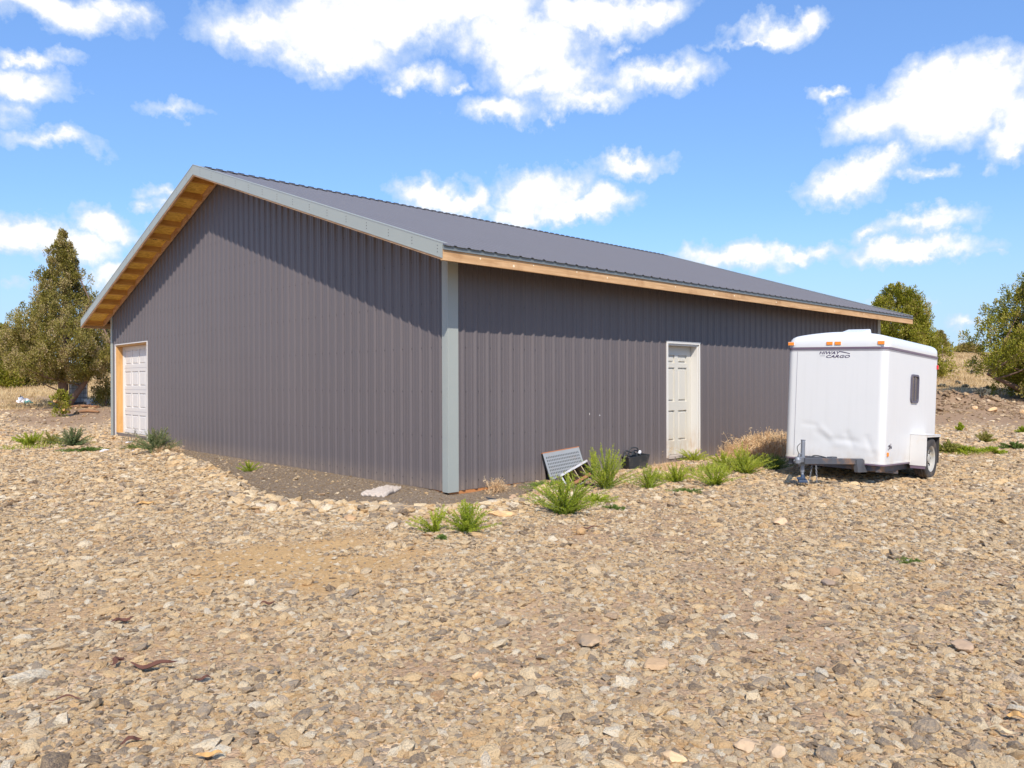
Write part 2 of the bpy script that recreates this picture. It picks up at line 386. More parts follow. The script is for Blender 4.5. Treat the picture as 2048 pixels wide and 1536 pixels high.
MAT['jun2'] = leafmat('olive juniper', [(.11, .12, .008), (.20, .20, .012), (.32, .30, .03), (.36, .26, .09)])
MAT['weed'] = leafmat('bright weed', [(.18, .25, .014), (.34, .40, .026), (.50, .51, .06)], trans=.3)
MAT['weedlow'] = leafmat('dull green weed', [(.09, .15, .03), (.14, .21, .04), (.22, .25, .07)], trans=.25)
MAT['weedgrey'] = leafmat('grey green weed', [(.10, .14, .055), (.15, .20, .08), (.30, .26, .13)], trans=.2)
MAT['yellowweed'] = leafmat('yellowing weed', [(.20, .24, .04), (.32, .32, .06), (.42, .34, .12)], trans=.25)
MAT['dry'] = leafmat('dry grass', [(.50, .30, .15), (.68, .46, .25), (.82, .64, .40)], trans=.25)
MAT['sage'] = leafmat('sagebrush', [(.14, .13, .10), (.20, .19, .14), (.28, .25, .19)])

# ------------------------------------------------------------------ ground
def ground_material():
    m_, g_, b = new_mat('gravel and dirt ground')
    co = g_.n('ShaderNodeTexCoord').outputs['Object']
    zone = g_.n('ShaderNodeAttribute', attribute_name='zone'); zs = g_.n('ShaderNodeSeparateColor'); g_.put(zs.inputs[0], zone.outputs['Color'])
    wv = g_.v('ADD', co, g_.v('SCALE', g_.noise(co, 9, 3, .6, 0, 'Color'), scale=.06))
    def vor(scale):
        v_ = g_.n('ShaderNodeTexVoronoi'); g_.put(v_.inputs['Vector'], g_.v('MULTIPLY', wv, (1, 1, .3))); v_.inputs['Scale'].default_value = scale
        e_ = g_.n('ShaderNodeTexVoronoi', feature='DISTANCE_TO_EDGE'); g_.put(e_.inputs['Vector'], g_.v('MULTIPLY', wv, (1, 1, .3))); e_.inputs['Scale'].default_value = scale
        s_ = g_.n('ShaderNodeSeparateColor'); g_.put(s_.inputs[0], v_.outputs['Color'])
        return s_.outputs[0], g_.mr(e_.outputs['Distance'], 0, .18)
    r1, e1 = vor(16); r2, e2 = vor(48)
    stone = [(0, (.20, .14, .10)), (.16, (.32, .27, .22)), (.3, (.54, .36, .20)), (.5, (.70, .48, .27)), (.68, (.80, .58, .34)), (.85, (.47, .38, .28)), (1, (.88, .68, .44))]
    ca = g_.ramp(r1, stone); cb = g_.ramp(r2, stone)
    gravel = g_.mix(g_.mr(g_.noise(co, 5, 4, .6), .4, .6), ca, cb)
    gravel = g_.mix(g_.mr(g_.noise(co, 1.3, 5, .6), .38, .6, .15, .6), gravel, (.46, .305, .175, 1))
    dirt = g_.mix(g_.noise(co, 3, 6, .65), (.30, .175, .095, 1), (.46, .29, .165, 1))
    dirt = g_.mix(g_.m('MULTIPLY', r2, .30), dirt, (.58, .42, .27, 1))
    ochre = g_.mix(g_.noise(co, 3, 6, .65), (.46, .275, .115, 1), (.62, .395, .18, 1))
    far0 = g_.n('ShaderNodeAttribute', attribute_name='far'); f0 = g_.n('ShaderNodeSeparateColor'); g_.put(f0.inputs[0], far0.outputs['Color'])
    dirt = g_.mix(f0.outputs[1], dirt, ochre)
    soil = g_.mix(g_.noise(co, 60, 4, .7), (.16, .115, .075, 1), (.29, .215, .145, 1))
    soil = g_.mix(g_.m('MULTIPLY', g_.mr(r2, .7, 1), .6), soil, (.36, .30, .24, 1))
    brown = g_.mix(g_.noise(co, 4, 6, .7), (.27, .165, .095, 1), (.42, .28, .17, 1))
    grassy = g_.mix(g_.mr(g_.noise(co, 1.1, 8, .7), .3, .7), (.46, .30, .14, 1), (.72, .50, .25, 1))
    grassy = g_.mix(g_.mr(g_.noise(co, .25, 5, .6), .5, .68, 0, .45), grassy, (.30, .20, .13, 1))
    c = g_.mix(zs.outputs[1], gravel, dirt)
    c = g_.mix(zs.outputs[0], c, soil)
    far = g_.n('ShaderNodeAttribute', attribute_name='far'); fs = g_.n('ShaderNodeSeparateColor'); g_.put(fs.inputs[0], far.outputs['Color'])
    c = g_.mix(fs.outputs[0], c, brown)
    c = g_.mix(zs.outputs[2], c, grassy)
    g_.put(b.inputs['Base Color'], c); b.inputs['Roughness'].default_value = .95; b.inputs['Specular IOR Level'].default_value = .2
    ht = g_.m('ADD', g_.m('MULTIPLY', e1, .6), g_.m('ADD', g_.m('MULTIPLY', e2, .35), g_.m('MULTIPLY', g_.noise(co, 30, 6, .7), .9)))
    bn = g_.n('ShaderNodeBump'); bn.inputs['Strength'].default_value = .8; bn.inputs['Distance'].default_value = .012
    g_.put(bn.inputs['Height'], ht); g_.nt.links.new(bn.outputs[0], b.inputs['Normal'])
    return m_
# patches of bare dirt in the gravel: (x, y, rx, ry, strength)
def patch(px, py, wx, wy): 
    p = at(px, py); return (p.x, p.y, wx, wy)
PATCH = [(at(560, 1122), 1.2, 1.05, 1.0), (at(690, 1082), .7, .6, .8), (at(430, 1140), .7, .7, .9), (at(1180, 1080), .55, .45, .85), (at(1120, 1065), .4, .4, .8), (at(1330, 1085), .5, .4, .85),
         (at(1050, 1210), .5, .35, .7), (at(1430, 1210), .8, .45, .75), (at(1570, 1240), .4, .8, .8), (at(1450, 1300), .35, .3, .7), (at(1640, 1430), .24, .18, .95), (at(150, 1225), .5, .5, .8),
         (at(860, 1345), .2, .2, .8), (at(1980, 1150), .5, .4, .6), (at(1900, 1260), .3, .3, .5), (at(750, 1160), .6, .5, .6), (at(1700, 1070), .8, .5, .6), (at(300, 1080), .8, .7, .6), (at(1480, 1150), .5, .5, .7), (at(130, 1360), .25, .3, .5)]
OCH = at(570, 1125)
def zones(x, y):
    D, Lt = fwd_lat(x, y); lat = Lt/np.maximum(np.abs(D), 1)
    n = fbm(x*2.5, y*2.5, 4, 21)-.47; nb = fbm(x*.35, y*.35, 4, 22)-.47
    soil = 1-ss(poly_sd(x, y, STRIP)+n*.5, -.06, .10)
    dirt = np.zeros_like(x)
    for p, rx, ry, w in PATCH:
        u = (x-p.x)*RR[0]+(y-p.y)*RR[1]; v = (x-p.x)*FF[0]+(y-p.y)*FF[1]
        q = np.sqrt((u/rx)**2+(v/ry)**2)
        dirt = np.maximum(dirt, w*(1-ss(q+n*1.8, .55, 1.25)))
    dirt = np.maximum(dirt, .7*ss(fbm(x*1.1, y*1.1, 4, 33)+.15*n, .60, .70)*(1-ss(D, 14, 20)))
    edge = 23+3*(1-ss(lat, -.6, .3))+9*nb
    left = 1-ss(lat, -.2, .2)
    brown = ss(D, edge-2.5, edge+1.5)
    grass = ss(D+nb*14, 34-3*left, 38-3*left)
    # bands of dry grass between the bare strips on the left
    grass = np.maximum(grass, left*.85*ss(fbm(x*.5, y*.5, 3, 41), .5, .6)*ss(D, 29, 31))
    return np.clip(soil, 0, 1), np.clip(dirt, 0, 1), np.clip(grass, 0, 1), np.clip(brown, 0, 1)
def build_ground():
    nr, na = 460, 900
    r = np.concatenate([[0], .6*(3200/.6)**(np.linspace(0, 1, nr))])
    # finer rings where the camera looks at rubble
    a = np.linspace(0, 2*np.pi, na, endpoint=False)
    R_, A_ = np.meshgrid(r[1:], a, indexing='ij')
    x = CAM[0]+R_*np.sin(A_); y = CAM[1]+R_*np.cos(A_)
    x = np.concatenate([[CAM[0]], x.ravel()]); y = np.concatenate([[CAM[1]], y.ravel()])
    z = height(x, y)
    V = np.stack([x, y, z], 1)
    i = np.arange(nr-1)[:, None]*na+np.arange(na)[None, :]+1
    j = np.arange(nr-1)[:, None]*na+(np.arange(na)[None, :]+1) % na+1
    F = np.stack([i, i+na, j+na, j], -1).reshape(-1, 4)
    o = np_mesh('ground', V, F, ground_material(), smooth=True)
    me = o.data
    s, d, gr, br = zones(x, y)
    ca = me.attributes.new('zone', 'FLOAT_COLOR', 'POINT'); ca.data.foreach_set('color', np.stack([s, d, gr, np.ones_like(s)], 1).astype(np.float32).ravel())
    cb = me.attributes.new('far', 'FLOAT_COLOR', 'POINT'); cb.data.foreach_set('color', np.stack([br, np.exp(-(((x-OCH.x)**2+(y-OCH.y)**2)/3.2)**2), br, np.ones_like(s)], 1).astype(np.float32).ravel())
    # fill the hole under the camera
    tag(o, kind='structure')
    return o
build_ground()

# ---- gravel: loose stones over the yard (one uncountable mass)
def rock_material(name, stops):
    m_, g_, b = new_mat(name)
    oi = g_.n('ShaderNodeObjectInfo'); co = g_.n('ShaderNodeTexCoord').outputs['Object']
    c = g_.ramp(oi.outputs['Random'], stops)
    n1 = g_.noise(co, 2.2, 6, .7)
    c = g_.mix(g_.mr(n1, .35, .7, 0, .55), c, (.82, .555, .29, 1))
    c = g_.mix(g_.mr(g_.noise(co, 5, 4, .6), .52, .72, 0, .55), c, (.22, .155, .10, 1))
    g_.put(b.inputs['Base Color'], c); b.inputs['Roughness'].default_value = .92; b.inputs['Specular IOR Level'].default_value = .2
    bn = g_.n('ShaderNodeBump'); bn.inputs['Strength'].default_value = .7; bn.inputs['Distance'].default_value = .12
    g_.put(bn.inputs['Height'], g_.noise(co, 3.5, 6, .65)); g_.nt.links.new(bn.outputs[0], b.inputs['Normal'])
    return m_
STOPS = [(0, (.17, .12, .085)), (.09, (.27, .22, .175)), (.20, (.41, .33, .25)), (.27, (.66, .415, .205)), (.40, (.80, .535, .27)), (.58, (.90, .655, .37)), (.69, (.61, .455, .29)), (.82, (.91, .70, .43)), (.96, (.90, .79, .60)), (1, (.46, .25, .12))]
MAT['rock'] = rock_material('mixed tan and grey stone', STOPS)
MAT['clod'] = rock_material('brown earth clod', [(0, (.13, .08, .05)), (.5, (.22, .14, .085)), (.85, (.34, .235, .15)), (1, (.62, .47, .31))])
def scatter_group(name, mat, seeds=9, disp=.95):
    ng = bpy.data.node_groups.new(name, 'GeometryNodeTree')
    ng.interface.new_socket('Geometry', in_out='INPUT', socket_type='NodeSocketGeometry')
    ng.interface.new_socket('Geometry', in_out='OUTPUT', socket_type='NodeSocketGeometry')
    N = ng.nodes; Lk = ng.links
    gi = N.new('NodeGroupInput'); go = N.new('NodeGroupOutput')
    join = N.new('GeometryNodeGeometryToInstance')
    for k in range(seeds):
        ic = N.new('GeometryNodeMeshIcoSphere'); ic.inputs['Radius'].default_value = 1; ic.inputs['Subdivisions'].default_value = 2 if k % 3 == 0 else 1
        sp = N.new('GeometryNodeSetPosition'); nz = N.new('ShaderNodeTexNoise'); nz.inputs['Scale'].default_value = 1.9; nz.inputs['Detail'].default_value = 1
        ps = N.new('GeometryNodeInputPosition'); ad = N.new('ShaderNodeVectorMath'); ad.operation = 'ADD'; ad.inputs[1].default_value = (k*7.7, k*3.1, -k*5.3)
        Lk.new(ps.outputs[0], ad.inputs[0]); Lk.new(ad.outputs[0], nz.inputs['Vector'])
        sb = N.new('ShaderNodeVectorMath'); sb.operation = 'SUBTRACT'; sb.inputs[1].default_value = (.5, .5, .5); Lk.new(nz.outputs['Color'], sb.inputs[0])
        sc = N.new('ShaderNodeVectorMath'); sc.operation = 'SCALE'; sc.inputs['Scale'].default_value = disp*2.6; Lk.new(sb.outputs[0], sc.inputs[0])
        Lk.new(ic.outputs[0], sp.inputs['Geometry']); Lk.new(sc.outputs[0], sp.inputs['Offset'])
        ch = N.new('GeometryNodeConvexHull'); Lk.new(sp.outputs[0], ch.inputs[0])
        sm = N.new('GeometryNodeSetMaterial'); sm.inputs['Material'].default_value = mat; Lk.new(ch.outputs[0], sm.inputs[0])
        Lk.new(sm.outputs[0], join.inputs[0])
    iop = N.new('GeometryNodeInstanceOnPoints'); iop.inputs['Pick Instance'].default_value = True
    def attr(nm, ty):
        a = N.new('GeometryNodeInputNamedAttribute'); a.data_type = ty; a.inputs['Name'].default_value = nm
        return next(q for q in a.outputs if q.enabled and q.name == 'Attribute')
    Lk.new(gi.outputs[0], iop.inputs['Points']); Lk.new(join.outputs[0], iop.inputs['Instance'])
    Lk.new(attr('pick', 'INT'), iop.inputs['Instance Index'])
    Lk.new(attr('rot', 'FLOAT_VECTOR'), iop.inputs['Rotation']); Lk.new(attr('scl', 'FLOAT_VECTOR'), iop.inputs['Scale'])
    Lk.new(iop.outputs[0], go.inputs[0])
    return ng
def points_object(name, P_, rot, scl, ng, seeds=9):
    me = bpy.data.meshes.new(name); me.vertices.add(len(P_)); me.vertices.foreach_set('co', P_.astype(np.float32).ravel())
    a = me.attributes.new('rot', 'FLOAT_VECTOR', 'POINT'); a.data.foreach_set('vector', rot.astype(np.float32).ravel())
    a = me.attributes.new('scl', 'FLOAT_VECTOR', 'POINT'); a.data.foreach_set('vector', scl.astype(np.float32).ravel())
    a = me.attributes.new('pick', 'INT', 'POINT'); a.data.foreach_set('value', rng.integers(0, seeds, len(P_)).astype(np.int32))
    me.update()
    o = bpy.data.objects.new(name, me); COL.objects.link(o)
    md = o.modifiers.new('stones', 'NODES'); md.node_group = ng
    return o
def sample_yard(n, d0, d1, spread=.80, pw=1.0):
    u = rng.random(n); D = np.sqrt(d0*d0+u*(d1*d1-d0*d0)); lat = rng.uniform(-spread, spread, n)
    x = CAM[0]+FF[0]*D+RR[0]*D*lat; y = CAM[1]+FF[1]*D+RR[1]*D*lat
    return x, y, D
def stones():
    Ps = []; Ss = []
    for n, d0, d1, med, sig in ((240000, 2.6, 9, .0085, .55), (17000, 2.6, 9, .0170, .40), (420, 3, 10, .042, .28), (170000, 9, 17, .0150, .50), (6000, 9, 18, .030, .32), (80000, 17, 33, .028, .38), (2500, 17, 33, .052, .25)):
        x, y, D = sample_yard(n, d0, d1)
        s, d, gr, br = zones(x, y)
        keep = (1-.97*s)*(1-(.88 if med < .02 else .98)*d)*(1-.97*gr)*(1-.93*br)
        keep = np.where(med > .04, keep*(1-.6*(d > .3)), keep)
        clump = .55+.9*fbm(x*1.7, y*1.7, 3, 51)
        ok = (rng.random(n) < keep*clump) & ~((x > -.12) & (x < LEN+.1) & (y > -.12) & (y < WID+.1))
        x, y = x[ok], y[ok]; r_ = np.minimum(med*np.exp(sig*rng.standard_normal(len(x))), .075)
        Ps.append(np.stack([x, y, height(x, y)+r_*.12], 1)); Ss.append(r_)
    # rubble ridge along the soil strip
    n = 9000; t = rng.random(n); pts = np.array(STRIP[1:-2]); k = (t*(len(pts)-1)).astype(int); f = t*(len(pts)-1)-k
    x = pts[k, 0]*(1-f)+pts[k+1, 0]*f+rng.normal(-.16, .17, n); y = pts[k, 1]*(1-f)+pts[k+1, 1]*f+rng.normal(-.10, .17, n)
    ok = poly_sd(x, y, STRIP) > -.02; x, y = x[ok], y[ok]; r_ = np.minimum(.026*np.exp(.45*rng.standard_normal(len(x))), .08)
    Ps.append(np.stack([x, y, height(x, y)+r_*.3], 1)); Ss.append(r_)
    P_ = np.concatenate(Ps); r_ = np.concatenate(Ss); n = len(P_)
    scl = np.stack([r_*rng.uniform(.8, 1.5, n), r_*rng.uniform(.6, 1.0, n), r_*rng.uniform(.28, .6, n)], 1)
    rot = np.stack([rng.normal(0, .24, n), rng.normal(0, .24, n), rng.uniform(0, 6.28, n)], 1)
    print('stones', n)
    o = points_object('gravel', P_, rot, scl, scatter_group('stone scatter', MAT['rock']))
    tag(o, 'loose tan and grey crushed stones spread over the yard', 'gravel', kind='stuff')
    # clods on the pushed-up dirt
    x, y, D = sample_yard(30000, 24, 33, .75)
    lat = fwd_lat(x, y)[1]/D
    s, d, gr, br = zones(x, y)
    w = np.exp(-((D-27.8)/2.2)**2)*ss(lat, .40, .50)
    ok = rng.random(len(x)) < w+.08*br
    x, y = x[ok], y[ok]; r_ = np.minimum(.042*np.exp(.5*rng.standard_normal(len(x))), .14)
    P_ = np.stack([x, y, height(x, y)+r_*.1], 1); n = len(x)
    scl = np.stack([r_, r_*.8, r_*.55], 1)*rng.uniform(.7, 1.2, (n, 3)); rot = rng.uniform(-.5, .5, (n, 3)); rot[:, 2] = rng.uniform(0, 6, n)
    o = points_object('earth_clods', P_, rot, scl, scatter_group('clod scatter', MAT['clod']))
    tag(o, 'brown earth clods and stones of the pushed up dirt beyond the trailer', 'dirt', kind='stuff')
    # fine grit in the dark soil strip
    n = 26000; x = rng.uniform(-2.4, 3, n); y = rng.uniform(-1.5, 9.6, n)
    s = zones(x, y)[0]; ok = (rng.random(n) < s*.9) & ~((x > -.03) & (y > -.03)); x, y = x[ok], y[ok]
    r_ = .0085*np.exp(.35*rng.standard_normal(len(x))); n = len(x)
    P_ = np.stack([x, y, height(x, y)], 1); scl = np.stack([r_, r_, r_*.7], 1); rot = rng.uniform(-1, 1, (n, 3))
    MAT['grit'] = rock_material('dark grit', [(0, (.10, .075, .055)), (.5, (.22, .16, .11)), (.85, (.34, .26, .19)), (1, (.55, .45, .34))])
    o = points_object('grit', P_, rot, scl, scatter_group('grit scatter', MAT['grit'], 4), 4)
    tag(o, 'fine dark grit of the bare soil strip along the gable wall', 'grit', kind='stuff')
stones()

# ------------------------------------------------------------------ metal building
RIB = .2286; RH = .023
B = empty('metal_building', (0, 0, 0), 'large charcoal ribbed metal barn with unfinished wooden gable overhang', 'building')
ZE, ZR, OA, OB = 3.2027, 5.8118, .604, .643
HALF = WID/2; SL = (ZR-ZE)/(HALF+OB); COSA = 1/math.sqrt(1+SL*SL)
def roofz(y): return ZR-SL*abs(y-HALF)
def profile(u0, u1, phase):
    out = {round(u0, 5): 0, round(u1, 5): 0}
    k0 = int(math.floor((u0-phase)/RIB))-1; k1 = int(math.ceil((u1-phase)/RIB))+1
    pts = []
    for k in range(k0, k1+1):
        c = phase+k*RIB
        for du, d in ((-.040, 0), (-.012, RH), (.012, RH), (.040, 0)): pts.append((c+du, d))
        for s_ in (1/3, 2/3):
            q = c+RIB*s_
            for du, d in ((-.011, 0), (-.005, .0045), (.005, .0045), (.011, 0)): pts.append((q+du, d))
    pts = [p for p in pts if u0+1e-4 < p[0] < u1-1e-4]
    return [(u0, 0)]+pts+[(u1, 0)]
def ribbed(mb, u0, u1, phase, place, zb, zt, openings=(), base=0.0, mi=0):
    """place(u, depth, z) -> point. openings: (ua, ub, za, zb)"""
    pr = profile(u0, u1, phase)
    def dep(u):
        for a, b in zip(pr, pr[1:]):
            if a[0] <= u <= b[0]: return a[1]+(b[1]-a[1])*(u-a[0])/max(b[0]-a[0], 1e-9)
        return 0
    us = sorted(set([p[0] for p in pr]+[q for o_ in openings for q in o_[:2] if u0 < q < u1]))
    for a, b in zip(us, us[1:]):
        if b-a < 1e-6: continue
        mid = (a+b)/2; spans = [(None, None)]
        da, db = dep(a), dep(b)
        op = [o_ for o_ in openings if o_[0] < mid < o_[1]]
        segs = []
        if op:
            o_ = op[0]
            if o_[2] > zb(a)+.005: segs.append((zb(a), o_[2], zb(b), o_[2]))
            segs.append((o_[3], zt(a), o_[3], zt(b)))
        else: segs.append((zb(a), zt(a), zb(b), zt(b)))
        for za0, za1, zb0, zb1 in segs:
            mb.add([place(a, da+base, za0), place(b, db+base, zb0), place(b, db+base, zb1), place(a, da+base, za1)], [(0, 1, 2, 3)], mi)
DOOR = (5.08, 6.09, .11, 2.18); GAR = (11.80, 14.25, .17, 2.51)
PHX, PHY = .2541+.01, 11.6004+.01
SCREW_Z = [.12, .74, 1.36, 1.97, 2.59, 3.2, 3.8, 4.4, 5.0]
def gable(side):
    mb = MB(); x0 = 0 if side < 0 else LEN; s_ = -1 if side < 0 else 1
    ops = [GAR] if side < 0 else []
    ribbed(mb, 0, WID, PHY, lambda u, d, z: (x0+s_*d, u, z), lambda u: 0.0, lambda u: roofz(u)-.045, ops)
    k = int((0-PHY)/RIB)-1
    while PHY+k*RIB < WID:
        y = PHY+k*RIB-.042; k += 1
        if y < .12 or y > WID-.12: continue
        for z in SCREW_Z:
            if z > roofz(y)-.15 or (side < 0 and GAR[0]-.05 < y < GAR[1]+.05 and z < GAR[3]+.05): continue
            mb.box((x0+s_*.0015-.005, y-.006, z-.006), (x0+s_*.0015+.005, y+.006, z+.006), 1)
    return mb.build('gable_wall', [MAT['panel'], MAT['screw']], B)
def longwall(side):
    mb = MB(); y0 = 0 if side < 0 else WID; s_ = -1 if side < 0 else 1
    ops = [DOOR] if side < 0 else []
    ribbed(mb, 0, LEN, PHX, lambda u, d, z: (u, y0+s_*d, z), lambda u: 0.0, lambda u: roofz(0)-.045, ops)
    k = 0
    while PHX+k*RIB < LEN-.1:
        x = PHX+k*RIB+.042; k += 1
        for z in SCREW_Z:
            if z > 3.3 or (side < 0 and DOOR[0]-.05 < x < DOOR[1]+.05 and z < DOOR[3]+.05): continue
            mb.box((x-.006, y0+s_*.0015-.005, z-.006), (x+.006, y0+s_*.0015+.005, z+.006), 1)
    # two small pale scuffs on the panels
    if side < 0:
        mb.box((2.92, -.0045, .95), (2.935, -.001, .985), 2); mb.box((3.17, -.0045, .93), (3.185, -.001, .945), 2)
    return mb.build('side_wall', [MAT['panel'], MAT['screw'], MAT['whiteboard']], B)
gable(-1); gable(1); longwall(-1); longwall(1)
# corner trim
def corner(x, y, sx, sy, name='corner_trim'):
    mb = MB(); t = .030
    ztop = roofz(0)-.06
    wx, wy = .155, .10
    mb.box((min(x+sx*-t*1, x-sx*-wx), min(y+sy*t, y), -.01), (0, 0, 0)) if False else None
    # leg on the long wall
    xa, xb = sorted((x+sx*t, x-sx*wx)); ya, yb = sorted((y+sy*t, y+sy*.004))
    mb.box((xa, ya, -.012), (xb, yb, ztop))
    xa, xb = sorted((x+sx*t, x+sx*.004)); ya, yb = sorted((y+sy*.003, y-sy*wy))
    mb.box((xa, ya, -.0118), (xb, yb, ztop+.035))
    return mb.build(name, MAT['trim'], B, bevel=.003)
corner(0, 0, -1, -1); corner(0, WID, -1, 1); corner(LEN, 0, 1, -1); corner(LEN, WID, 1, 1)
# roof metal, two slopes
def slope(s_):
    mb = MB()
    ye = -OB-.03 if s_ < 0 else WID+OB+.03
    def pl(u, d, z):  # z = 0 eave .. 1 ridge
        y = ye+(HALF-ye)*z
        return (u, y, roofz(y)-.004+d*.6)
    ribbed(mb, -OA+.01, LEN+OA-.01, PHX, pl, lambda u: 0, lambda u: 1)
    return mb.build('roof_panel', MAT['roof'], B)
slope(-1); slope(1)
mb = MB()   # ridge cap and its foam closure showing as dashes
for s_ in (-1, 1):
    ya = HALF; yb = HALF+s_*.17
    mb.hexa([(-OA, min(ya, yb), roofz(min(ya, yb))+.018), (LEN+OA, min(ya, yb), roofz(min(ya, yb))+.018), (LEN+OA, max(ya, yb), roofz(max(ya, yb))+.018), (-OA, max(ya, yb), roofz(max(ya, yb))+.018),
             (-OA, min(ya, yb), roofz(min(ya, yb))+.022), (LEN+OA, min(ya, yb), roofz(min(ya, yb))+.022), (LEN+OA, max(ya, yb), roofz(max(ya, yb))+.022), (-OA, max(ya, yb), roofz(max(ya, yb))+.022)])
mb.build('ridge_cap', MAT['roof'], B)
mb = MB(); k = 0; mb.box((-OA+.2, HALF-.02, ZR+.008), (LEN+OA-.1, HALF+.02, ZR+.0175))
while PHX+(k-3)*RIB < LEN+.4:
    x = PHX+(k-3)*RIB; k += 1
    mb.box((x+.05, HALF-.03, ZR+.012), (x+RIB-.045, HALF+.03, ZR+.028))
mb.build('ridge_closure', MAT['black'], B)
# sheathing
mb = MB()
for s_ in (-1, 1):
    ya, yb = (-OB+.01, HALF) if s_ < 0 else (HALF, WID+OB-.01)
    T, t0 = .02, .008
    yc_ = 0.0 if s_ < 0 else WID
    lo, hi = (ya, yc_) if s_ < 0 else (yc_, yb)
    if s_ < 0: ya = yc_
    else: yb = yc_
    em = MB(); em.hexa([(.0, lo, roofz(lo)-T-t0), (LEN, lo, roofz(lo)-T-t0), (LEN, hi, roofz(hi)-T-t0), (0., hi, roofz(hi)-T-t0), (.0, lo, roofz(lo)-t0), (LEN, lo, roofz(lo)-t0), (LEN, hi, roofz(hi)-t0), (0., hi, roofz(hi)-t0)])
    em.build('eave_sheathing', MAT['eaveshade'], B)  # darker than the gable sheathing to paint in the eave shade
    for xa_, xb_ in ((-OA+.03, -.0002), (LEN+.0002, LEN+OA-.03)):
        mb.hexa([(xa_, lo, roofz(lo)-T-t0), (xb_, lo, roofz(lo)-T-t0), (xb_, hi, roofz(hi)-T-t0), (xa_, hi, roofz(hi)-T-t0), (xa_, lo, roofz(lo)-t0), (xb_, lo, roofz(lo)-t0), (xb_, hi, roofz(hi)-t0), (xa_, hi, roofz(hi)-t0)])
    mb.hexa([(-OA+.03, ya, roofz(ya)-T-t0), (LEN+OA-.03, ya, roofz(ya)-T-t0), (LEN+OA-.03, yb, roofz(yb)-T-t0), (-OA+.03, yb, roofz(yb)-T-t0),
             (-OA+.03, ya, roofz(ya)-t0), (LEN+OA-.03, ya, roofz(ya)-t0), (LEN+OA-.03, yb, roofz(yb)-t0), (-OA+.03, yb, roofz(yb)-t0)])
for y0 in (HALF+1.75, HALF+3.0):
    for k in range(11):
        y = y0+random.uniform(-.02, .02); x = -.50+k*.036
        if random.random() < .15: continue
        mb.box((x, y-random.uniform(.015, .04), roofz(y)-.034), (x+random.uniform(.012, .028), y+random.uniform(.015, .04), roofz(y)-.0282), 1)
mb.build('roof_sheathing', [MAT['osb'], MAT['black']], B)
# sloping bars along the rake
def rake_bar(mb, x0, x1, top, bot, s_, ya=None, yb=None, mi=0):
    ya = (-OB if s_ < 0 else HALF) if ya is None else ya; yb = (HALF if s_ < 0 else WID+OB) if yb is None else yb
    mb.hexa([(x0, ya, roofz(ya)-bot), (x1, ya, roofz(ya)-bot), (x1, yb, roofz(yb)-bot), (x0, yb, roofz(yb)-bot),
             (x0, ya, roofz(ya)-top), (x1, ya, roofz(ya)-top), (x1, yb, roofz(yb)-top), (x0, yb, roofz(yb)-top)], mi)
for sx in (-1, 1):
    def X(a): return -a if sx < 0 else LEN+a
    for s_ in (-1, 1):
        mb = MB()
        a, b = sorted((X(OA), X(OA-.004))); rake_bar(mb, a, b, -.012, .168, s_)
        a, b = sorted((X(OA-.004), X(OA-.085))); rake_bar(mb, a, b, -.026, -.022, s_)
        a, b = sorted((X(OA+.004), X(OA))); rake_bar(mb, a, b, .160, .172, s_); rake_bar(mb, a, b, -.030, -.016, s_)
        n = 16
        for i in range(n):
            y = (-OB+.1+i*.535) if s_ < 0 else (WID+OB-.1-i*.535)
            if (y-HALF)*s_ < .05: continue
            for dz in (.035, .075, .115):
                xa, xb = sorted((X(OA+.0025), X(OA-.002)))
                mb.box((xa, y-.005, roofz(y)-dz-.006), (xb, y+.005, roofz(y)-dz+.006), 1)
        # folded end of the trim at the eave
        ye = -OB if s_ < 0 else WID+OB
        a, b = sorted((X(OA), X(OA-.05))); yy = sorted((ye-s_*-.005, ye+s_*.001))
        mb.build('rake_trim', [MAT['trim'], MAT['screw']], B)
        mb = MB(); a, b = sorted((X(OA-.006), X(OA-.044))); rake_bar(mb, a, b, .030, .198, s_, *((-OB+.040, None) if s_ < 0 else (None, WID+OB-.040))); mb.build('rake_board', MAT['rakewood'], B)
        mb = MB(); a, b = sorted((X(.028), X(.066))); rake_bar(mb, a, b, .030, .155, s_, *((-OB+.05, None) if s_ < 0 else (None, WID+OB-.05))); mb.build('ledger_board', MAT['rakewood'], B)
        for i in range(13):
            y = (HALF-.30-i*.61) if s_ < 0 else (HALF+.30+i*.61)
            if i == 12: y = -OB+.10 if s_ < 0 else WID+OB-.10
            if i and abs(y-HALF) > HALF+OB-.05: continue
            mb = MB(); a, b = sorted((X(OA-.044), X(.066)))
            ya, yb = y-.019, y+.019
            mb.hexa([(a, ya, roofz(ya)-.150), (b, ya, roofz(ya)-.150), (b, yb, roofz(yb)-.150), (a, yb, roofz(yb)-.150), (a, ya, roofz(ya)-.029), (b, ya, roofz(ya)-.029), (b, yb, roofz(yb)-.029), (a, yb, roofz(yb)-.029)])
            mb.build('lookout', MAT['lookout'], B)
